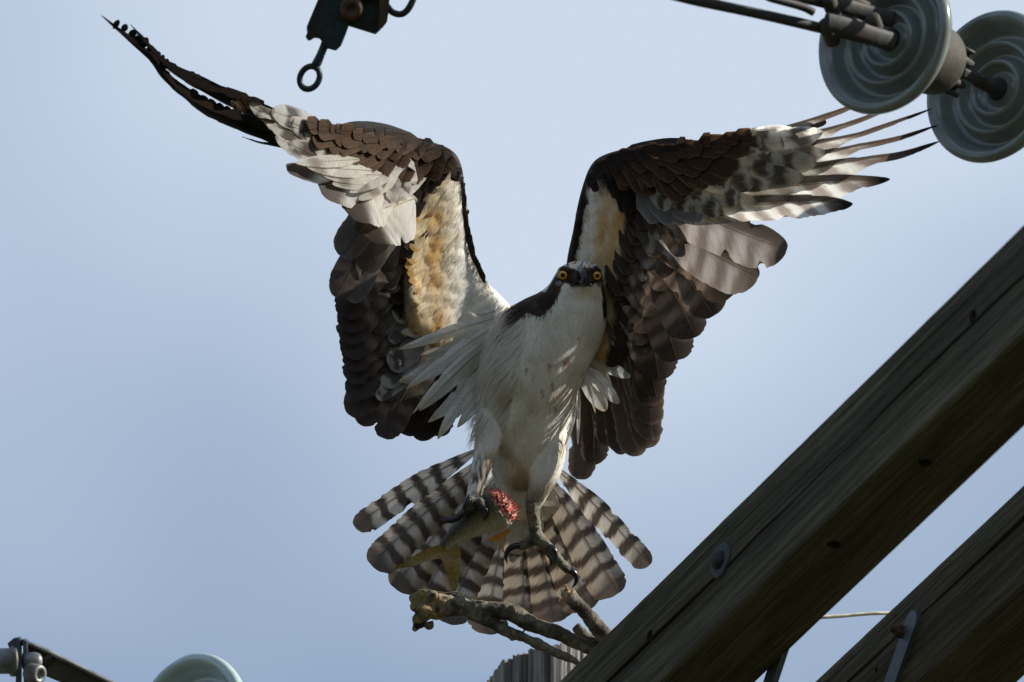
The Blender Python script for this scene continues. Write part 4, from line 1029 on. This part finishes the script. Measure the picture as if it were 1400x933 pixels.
# white primary coverts with grey blotches
WBL = p_blotch(FL_WHITE, (.15, .115, .095), .6, .16)
row(wl_, 'covert_feather', [(338, 141), (352, 158), (368, 172), (392, 190), (414, 208), (440, 226)], 7, (-.86, -.5), (-.93, -.3), 84, 28, 0.0340, 0.00042, WBL, 'white_covert', jag=.12, jit=6, tip=.5, tipp=1.3, shaft=(.5, .45, .36), shaft_r=.0006, sweep=.5)
row(wl_, 'covert_feather', [(372, 150), (398, 170), (424, 190), (448, 210), (474, 232), (498, 252)], 7, (-.88, -.46), (-.93, -.2), 62, 28, 0.0372, 0.00036, WBL, 'white_covert', jit=6, tip=.55, tipp=1.2, shaft=(.5, .45, .36), shaft_r=.0006, sweep=.5)
row(wl_, 'covert_feather', [(404, 166), (432, 186), (458, 206), (486, 226), (512, 246)], 6, (-.88, -.46), (-.8, .3), 44, 26, 0.0396, 0.00030, WBL, 'white_covert', tip=.5, shaft=(.5, .45, .36), shaft_r=.0006, sweep=.5)
row(wl_, 'covert_feather', [(502, 268), (520, 276), (536, 281), (552, 270), (561, 255)], 4, (-.5, .8), (.05, 1), 52, 30, 0.0428, 0.00024, p_blotch((.78, .76, .71), (.30, .27, .24), .5, .18), 'white_covert', jit=2)
# brown coverts, row over row up to the leading edge
BRN = p_plain((.098, .054, .028), edge=(.17, .10, .05), ew=.12, root=(.045, .026, .015)); BRD = p_plain(DKBROWN, edge=(.12, .075, .045), ew=.14)
row(wl_, 'covert_feather', [(430, 188), (461, 209), (490, 224), (518, 241), (546, 249), (568, 247)], 11, (-.9, .25), (-.25, .95), 46, 25, 0.0436, 0.00027, BRN, inside=OUT_L, shaft=(.05, .03, .02), shaft_r=.0004)
row(wl_, 'covert_feather', [(424, 176), (468, 195), (508, 212), (548, 229), (586, 247)], 12, (-.95, .15), (-.3, .95), 40, 22, 0.0468, 0.00021, BRN, inside=OUT_L, shaft=(.05, .03, .02), shaft_r=.0004)
row(wl_, 'covert_feather', [(420, 167), (470, 182), (515, 195), (560, 212), (602, 240)], 13, (-.97, .1), (-.35, .9), 36, 18, 0.0492, 0.00012, BRN, inside=OUT_L, shaft=(.05, .03, .02), shaft_r=.0004)
row(wl_, 'covert_feather', [(462, 176), (510, 184), (560, 196), (612, 226)], 13, (-.97, .12), (-.45, .9), 28, 14, 0.0500, -0.00024, BRD, inside=OUT_L)
row(wl_, 'covert_feather', [(540, 185), (580, 195), (612, 212), (622, 236), (616, 250)], 12, (-.95, .25), (-.3, .95), 22, 11, 0.0468, -0.00066, BRD, inside=OUT_L)
row(wl_, 'covert_feather', [(622, 240), (630, 268), (636, 300), (641, 330), (650, 362), (664, 388)], 34, (-.12, .99), (.35, .93), 24, 6, .018, .0003, BRD, jit=2, inside=OUT_L)
row(wl_, 'covert_feather', [(600, 250), (590, 262), (578, 262), (566, 280)], 7, (-.3, .95), (-.4, .9), 30, 16, 0.0364, -0.00060, BRD, inside=OUT_L)
# black upper-side feather showing past the leading edge
feather(wl_, 'alula_feather', [(575, 193, .0), (530, 177, -.004), (495, 171.5, -.01), (465, 172, -.014)], 18, p_plain(BLACK), tip=.5, asym=.6, roll=-.3)
row(wl_, 'covert_feather', [(566, 306), (562, 345), (560, 385), (566, 425), (572, 455)], 14, (-.6, .8), (-.8, .6), 30, 15, .030, .0003, p_plain(CREAM, tipc=(.5, .3, .10), ts=.75, edge=(.3, .22, .15), ew=.2), jit=6)
# long white axillary plumes
AX = p_plain((.84, .84, .81), tipc=(.66, .58, .40), ts=.9)
for path, wd in (([(672, 436, .062), (630, 449, .066), (590, 463, .064), (545, 478, .058)], 21), ([(676, 446, .070), (640, 470, .076), (600, 500, .074), (555, 532, .066)], 23), ([(668, 462, .074), (632, 492, .080), (600, 524, .078), (564, 566, .070)], 16),
                 ([(680, 462, .060), (646, 490, .066), (612, 522, .064), (573, 562, .056)], 30), ([(690, 480, .062), (660, 515, .066), (630, 550, .062), (598, 601, .05)], 34), ([(700, 500, .066), (672, 535, .068), (645, 560, .064), (625, 585, .052)], 34),
                 ([(676, 425, .05), (660, 430, .056), (640, 426, .056)], 14), ([(690, 450, .05), (655, 470, .054), (610, 480, .046), (575, 486, .036)], 30), ([(694, 470, .048), (660, 505, .05), (625, 545, .044), (585, 578, .034)], 34),
                 ([(650, 430, .034), (612, 442, .036), (575, 452, .03), (548, 455, .022)], 32), ([(655, 470, .030), (615, 490, .032), (575, 512, .028), (545, 522, .02)], 32)):
    feather(wl_, 'axillary_feather', path, wd * FRND.uniform(.72, .95), AX, mat='covert', tip=.3, tipp=1.5, notches=2, stem=.35, jag=.08, shaft=(.62, .6, .54), camber=.12, sweep=.5)
row(wl_, 'covert_feather', [(575, 300), (590, 330), (588, 370), (585, 410), (590, 445)], 13, (-.6, .8), (-.85, .5), 40, 26, .022, .0004, p_plain(CREAM, edge=WHITE, ew=.3, tipc=(.55, .38, .18), ts=.8), sweep=.2)

# ================= wing on the insulator side
def lining_r(px, py):
    jx = px + 6 * nse(px * .08, py * .08); jy = py + 6 * nse(px * .08 + 9, py * .08)
    n1 = nse(px * .045, py * .028, 8); n2 = nse(px * .12, py * .12)
    c = mixc(WHITE, CREAM, sm(-.1, .5, n2) * .8)
    ed = 806 + (py - 250) * -.13
    xc = ed + 27 + 5 * nse(py * .03, 4.4); b1 = math.exp(-((px - xc) / 8) ** 2); b2 = math.exp(-((px - xc - 19) / 9) ** 2)
    c = mixc(c, CREAM, sm(ed + 6, ed + 26, px) * .8); c = mixc(c, ORANGE, min(.8, max(b1, b2) * (.4 + .8 * sm(-.3, .4, n1))))
    c = mixc(c, DKBROWN, sm(262, 244, jy - .35 * (jx - 815)))
    lead = 776 + (358 - py) * .165 if py > 225 else 800
    c = mixc(c, DKBROWN, sm(lead + 15, lead + 9, px + 3 * n2))
    rt = 853 - (py - 280) * .14
    return mixc(c, DKBROWN, sm(rt, rt + 9, jx))
OUT_R = [(773, 372), (777, 345), (783, 318), (790, 280), (798, 250), (807, 228), (820, 215), (845, 206), (880, 201), (930, 198), (975, 192), (1026, 185), (1022, 205), (1004, 226), (975, 246), (945, 268), (935, 300), (936, 345), (922, 390), (900, 430), (876, 470), (845, 500), (815, 520), (795, 530), (775, 510), (770, 440)]  # extended over the secondary bases as added backing to block sun from the throat
wr_, VR, FR, NR = wing_form('wing', OUT_R, lambda x, y: .004 + .00022 * min(x - 815, 40) * sm(240, 290, y) - .00065 * max(0, x - 848) * sm(270, 320, y), .015, .008, lining_r)
tag(wr_, 'raised wing with spread pale barred primaries reaching behind the insulator discs')
def flow_r(px, py, z):
    if py < 250: return camv(.9, -.35, 0)
    return camv(.6, -.9, 0)
def col_r(p, n_): px, py, z = to_px(p); return lining_r(px, py) if n_.dot(BK) > -.2 else BROWN
strands('lining_down', VR, FR, NR, col_r, flow_r, 14000, .012, .0009, wr_, lambda px, py, z, n_: n_.dot(BK) > -.35, 7, .05)
# outer primaries, strongly narrowed towards the tips
def p_out(nb, w0, st=.62):
    def f(s, t, sd):
        k = sm(.25, .7, .5 + .5 * math.sin(2 * math.pi * (nb * (s - .06 * abs(t))) + sd) + .25 * nse(s * 20, t * 3, sd))
        c = mixc(FL_WHITE, (.30, .235, .19), k * sm(w0 - .1, w0 + .15, s) * .85)
        c = mixc(c, (.05, .037, .028), .93 * sm(.02, -.12, t - .0) * sm(.3, .45, s))
        c = mixc(c, (.12, .085, .062), sm(st - .12, st + .1, s))
        return mixc(c, BLACK, sm(.80, .97, s))
    return f
for path, wd, em, asy, st_ in (
    ([(940, 210, .000), (1030, 190, .003), (1090, 171, .005), (1151, 150, .006), (1215, 126, .006)], 20, (.5, .40, .6), .25, 0.6),
    ([(945, 222, .003), (1040, 202, .006), (1110, 184, .009), (1154, 171, .010), (1193, 157, .010), (1252, 131, .008)], 27, (.56, .22, .5), .22, 0.62),
    ([(945, 232, .006), (1040, 214, .009), (1107, 199, .012), (1165, 186, .013), (1220, 168, .012), (1276, 148, .010)], 29, (.56, .22, .5), .22, 0.64),
    ([(945, 243, .009), (1040, 228, .012), (1110, 215, .015), (1168, 201, .016), (1226, 189, .015), (1282, 171, .013)], 31, (.58, .25, .5), .22, 0.66),
    ([(940, 254, .012), (1040, 243, .015), (1119, 230, .018), (1188, 217, .019), (1232, 210, .018), (1285, 193, .016)], 34, (.64, .35, .5), .24, 0.7),
    ([(930, 268, .015), (1020, 262, .018), (1090, 254, .021), (1150, 249, .021), (1217, 245, .019)], 38, (.8, .6, .8), .34, 0.84),
    ([(925, 282, .018), (1000, 281, .021), (1060, 279, .024), (1115, 277, .024), (1166, 279, .022)], 36, (.9, .9, .9), .38, 0.92)):
    feather(wr_, 'primary_feather', path, wd, p_out(7, .25, st_), asym=asy, tip=.55, tipp=1.15, emarg=em, jag=.1, n_=44, m_=5, shaft=(.28, .22, .15), notches=2, roll=.1, stem=.1)
feather(wr_, 'primary_feather', [(1040, 190, -.01), (1080, 181, -.012), (1130, 167, -.014)], 15, p_plain(BLACK), tip=.85, jag=.05, asym=.7, n_=20)
INN = p_bars((.20, .165, .14), (.50, .46, .42), 6, .5, t_dark=(.10, .078, .06), tipc=(.10, .076, .058), ts=.92, soft=.6, fade=.45)
feather(wr_, 'primary_feather', [(880, 268, .020), (930, 284, .024), (980, 305, .026), (1030, 326, .026), (1076, 341, .022)], 62, INN, asym=.36, tip=.72, shaft=(.55, .5, .38), shaft_r=.0016, notches=3, jag=.05, n_=34)
feather(wr_, 'primary_feather', [(880, 285, .012), (920, 310, .015), (960, 338, .017), (1000, 362, .017), (1037, 379, .014)], 62, INN, asym=.36, tip=.7, shaft=(.4, .34, .26), shaft_r=.0014, notches=1, n_=34)
SER = p_bars((.105, .074, .052), (.36, .265, .19), 6, .5, soft=.6, tipc=(.07, .048, .034), fade=.3)
tr = [((880, 300), (1002, 404)), ((872, 312), (976, 432)), ((866, 328), (952, 461)), ((860, 345), (926, 493)), ((856, 362), (902, 520)), ((852, 380), (897, 543)), ((848, 396), (889, 556)), ((844, 412), (893, 581)), ((838, 428), (894, 603)), ((832, 444), (886, 613)), ((826, 456), (872, 624)), ((818, 468), (850, 622)), ((810, 480), (832, 610)), ((800, 500), (812, 600)), ((795, 510), (812, 636)), ((790, 515), (794, 656))]
for i, (b_, t_) in enumerate(tr):
    z = .006 - .0024 * i if i < 11 else -.02 + .003 * (i - 11)
    pt = SER if i < 6 else (p_plain((.13, .093, .068), edge=(.32, .235, .17), ew=.16) if i < 11 else p_plain((.085, .063, .048), edge=(.18, .135, .10), ew=.14))
    feather(wr_, 'secondary_feather', [(*b_, z), ((b_[0] + t_[0]) / 2 + 7, (b_[1] + t_[1]) / 2 - 2, z), (*t_, z - .004)], (60 if i < 5 else 46) if i < 11 else 40, pt, asym=.5 + .06 * math.sin(i * 2.3), tip=.78, tipp=.85 + .3 * (i % 3) / 2, shaft=(.22, .17, .12), jag=.12, roll=.2, seed=60 + i, notches=1 + i % 2, mat='secondary')
row(wr_, 'covert_feather', [(948, 330), (930, 362), (912, 398), (896, 432), (884, 468), (878, 500)], 11, (.65, .75), (.35, .93), 76, 36, .018, -.001, p_bars((.12, .086, .062), (.36, .275, .205), 3.5, .5, soft=.6, tipc=(.10, .075, .058)))
row(wr_, 'covert_feather', [(915, 312), (902, 345), (888, 380), (874, 415), (862, 450), (856, 480)], 11, (.6, .8), (.4, .9), 58, 28, .022, -.0008, p_blotch((.13, .10, .08), (.42, .38, .33), .8, .14))
row(wr_, 'covert_feather', [(880, 310), (872, 345), (862, 380), (850, 415)], 9, (.5, .85), (.4, .9), 40, 20, .026, 0, p_plain((.08, .058, .043), edge=(.20, .16, .13)))
# white coverts with grey blotches
WBR = p_blotch(FL_WHITE, (.13, .105, .09), .6, .17)
row(wr_, 'covert_feather', [(1084, 176), (1128, 184), (1130, 202), (1120, 222), (1094, 238), (1062, 256), (1040, 276), (1010, 290)], 8, (.97, -.22), (.97, .1), 86, 29, 0.0280, 0.00042, WBR, 'white_covert', tip=.5, tipp=1.3, jit=6, shaft=(.5, .45, .36), shaft_r=.0006, sweep=.5)
row(wr_, 'covert_feather', [(1058, 184), (1078, 200), (1072, 222), (1046, 240), (1014, 262), (985, 284), (952, 292)], 8, (.97, -.2), (.95, .25), 60, 30, 0.0356, 0.00036, WBR, 'white_covert', jit=6, tip=.6, shaft=(.5, .45, .36), shaft_r=.0006, sweep=.5)
row(wr_, 'covert_feather', [(1040, 192), (1040, 216), (1014, 240), (984, 262), (950, 280), (922, 284)], 7, (.97, -.15), (.8, .5), 44, 27, 0.0388, 0.00030, WBR, 'white_covert', tip=.5, shaft=(.5, .45, .36), shaft_r=.0006, sweep=.5)
row(wr_, 'covert_feather', [(966, 292), (944, 300), (924, 304), (908, 298)], 6, (.95, .3), (.6, .8), 60, 32, .034, .001, p_plain((.22, .205, .195), edge=(.4, .38, .36), ew=.2))
BRR = p_plain((.088, .045, .021), edge=(.26, .14, .06), ew=.10, root=(.04, .022, .012))
row(wr_, 'covert_feather', [(1028, 190), (1022, 206), (1010, 222), (994, 238), (970, 250), (954, 260), (936, 268), (914, 266), (894, 266)], 13, (.98, .05), (.5, .87), 54, 25, 0.0428, 0.00027, BRR, inside=OUT_R, shaft=(.05, .03, .02), shaft_r=.0004)
row(wr_, 'covert_feather', [(1006, 190), (988, 210), (962, 228), (932, 240), (902, 248), (876, 262)], 12, (.98, .05), (.55, .83), 46, 22, 0.0460, 0.00021, BRR, inside=OUT_R, shaft=(.05, .03, .02), shaft_r=.0004)
row(wr_, 'covert_feather', [(972, 195), (944, 210), (912, 222), (882, 236), (852, 262)], 12, (.98, .08), (.5, .85), 38, 19, 0.0484, 0.00012, BRR, inside=OUT_R, shaft=(.05, .03, .02), shaft_r=.0004)
row(wr_, 'covert_feather', [(936, 199), (902, 208), (868, 222), (838, 248)], 12, (.96, .15), (.4, .9), 30, 15, 0.0492, -0.00027, BRD, inside=OUT_R)
row(wr_, 'covert_feather', [(896, 203), (860, 211), (832, 224), (818, 244), (814, 262)], 13, (.95, .2), (.3, .95), 22, 11, 0.0460, -0.00066, BRD, inside=OUT_R)
row(wr_, 'covert_feather', [(838, 262), (850, 276), (862, 292), (868, 312)], 8, (.3, .95), (.2, .98), 32, 17, 0.0348, -0.00030, BRD, inside=OUT_R)
row(wr_, 'covert_feather', [(812, 246), (804, 270), (797, 296), (790, 325), (786, 350)], 30, (-.18, .98), (-.1, 1), 22, 6, .014, -.0002, BRD, jit=2, inside=OUT_R)
feather(wr_, 'alula_feather', [(850, 210, .0), (880, 202, -.004), (915, 196.5, -.01), (950, 196, -.014)], 16, p_plain(BLACK), tip=.5, asym=.55, roll=.3)
for path, wd, pt in (([(804, 486, .020), (832, 502, .018), (862, 516, .01)], 18, p_plain((.66, .66, .63))), ([(800, 488, .03), (818, 510, .03), (836, 536, .022)], 20, p_plain((.62, .53, .36))),
                     ([(798, 500, .04), (822, 525, .04), (846, 552, .032)], 20, AX), ([(795, 505, .034), (812, 535, .034), (828, 562, .028)], 26, AX), ([(794, 500, .055), (805, 530, .058), (814, 565, .052)], 5, AX), ([(792, 530, .05), (791, 570, .052), (790, 608, .046)], 5, AX),
                     ([(788, 545, .05), (782, 580, .05), (772, 610, .046)], 6, AX)):
    feather(wr_, 'axillary_feather', path, wd, pt, mat='covert', tip=.4, tipp=1.1, stem=.3, jag=.08, n_=18, m_=3, camber=.1, shaft=(.6, .57, .5))

# ================= tail fan
tail = [((652, 615), (484, 719), 31, 0), ((660, 628), (506, 771), 38, 0), ((668, 640), (538, 803), 40, 0), ((678, 650), (570, 826), 40, 0), ((688, 655), (610, 852), 42, 0), ((698, 660), (664, 867), 44, 0),
        ((714, 660), (716, 845), 44, 0), ((722, 655), (758, 851), 46, 0), ((732, 650), (806, 833), 44, 0), ((742, 645), (846, 811), 42, 0), ((756, 636), (889, 772), 30, 0)]
for i, (b_, t_, wd, _u) in enumerate(tail):
    c_ = abs(i - 5.3); z0, z1 = -.05 + .0035 * c_, -.022 + .0045 * c_
    outer = i in (0, 10)
    pt = p_bars((.085, .062, .047), (.60, .50, .385) if not outer else (.74, .64, .5), 6.8 + 1.6 * ((i * 37) % 10) / 10, .47 + .06 * math.sin(i * 1.9), soft=.36, tipc=(.12, .09, .068), ts=.90, fade=.25, root=(.5, .47, .4), rs=.06)
    mx_, my = (b_[0] + t_[0]) / 2, (b_[1] + t_[1]) / 2 - (4 if outer else 0)
    feather(bird, 'tail_feather', [(*b_, z0), (mx_, my, (z0 + z1) / 2 + .004), (*t_, z1)], wd * (1.12 if outer else 1.3), pt, asym=.5 if 3 < i < 8 else (.38 if i >= 8 else .62), tip=.86, tipp=.9, stem=.45, jag=.10, shaft=(.5, .45, .36), shaft_r=.0013, n_=64, m_=6, notches=2 if outer else 0, camber=.05, seed=100 + i)
for path, wd in (([(715, 668, -.012), (712, 715, -.018), (708, 765, -.03)], 40), ([(722, 672, -.01), (726, 715, -.016), (728, 750, -.028)], 36), ([(700, 670, -.014), (690, 712, -.022), (680, 752, -.034)], 36), ([(690, 655, -.012), (668, 690, -.02), (650, 726, -.036)], 36), ([(738, 655, -.012), (750, 690, -.02), (760, 722, -.036)], 30)):
    feather(bird, 'undertail_feather', path, wd, p_plain((.62, .58, .49), edge=WHITE), mat='covert', tip=.4, stem=.35, jag=.15, n_=20, m_=4)
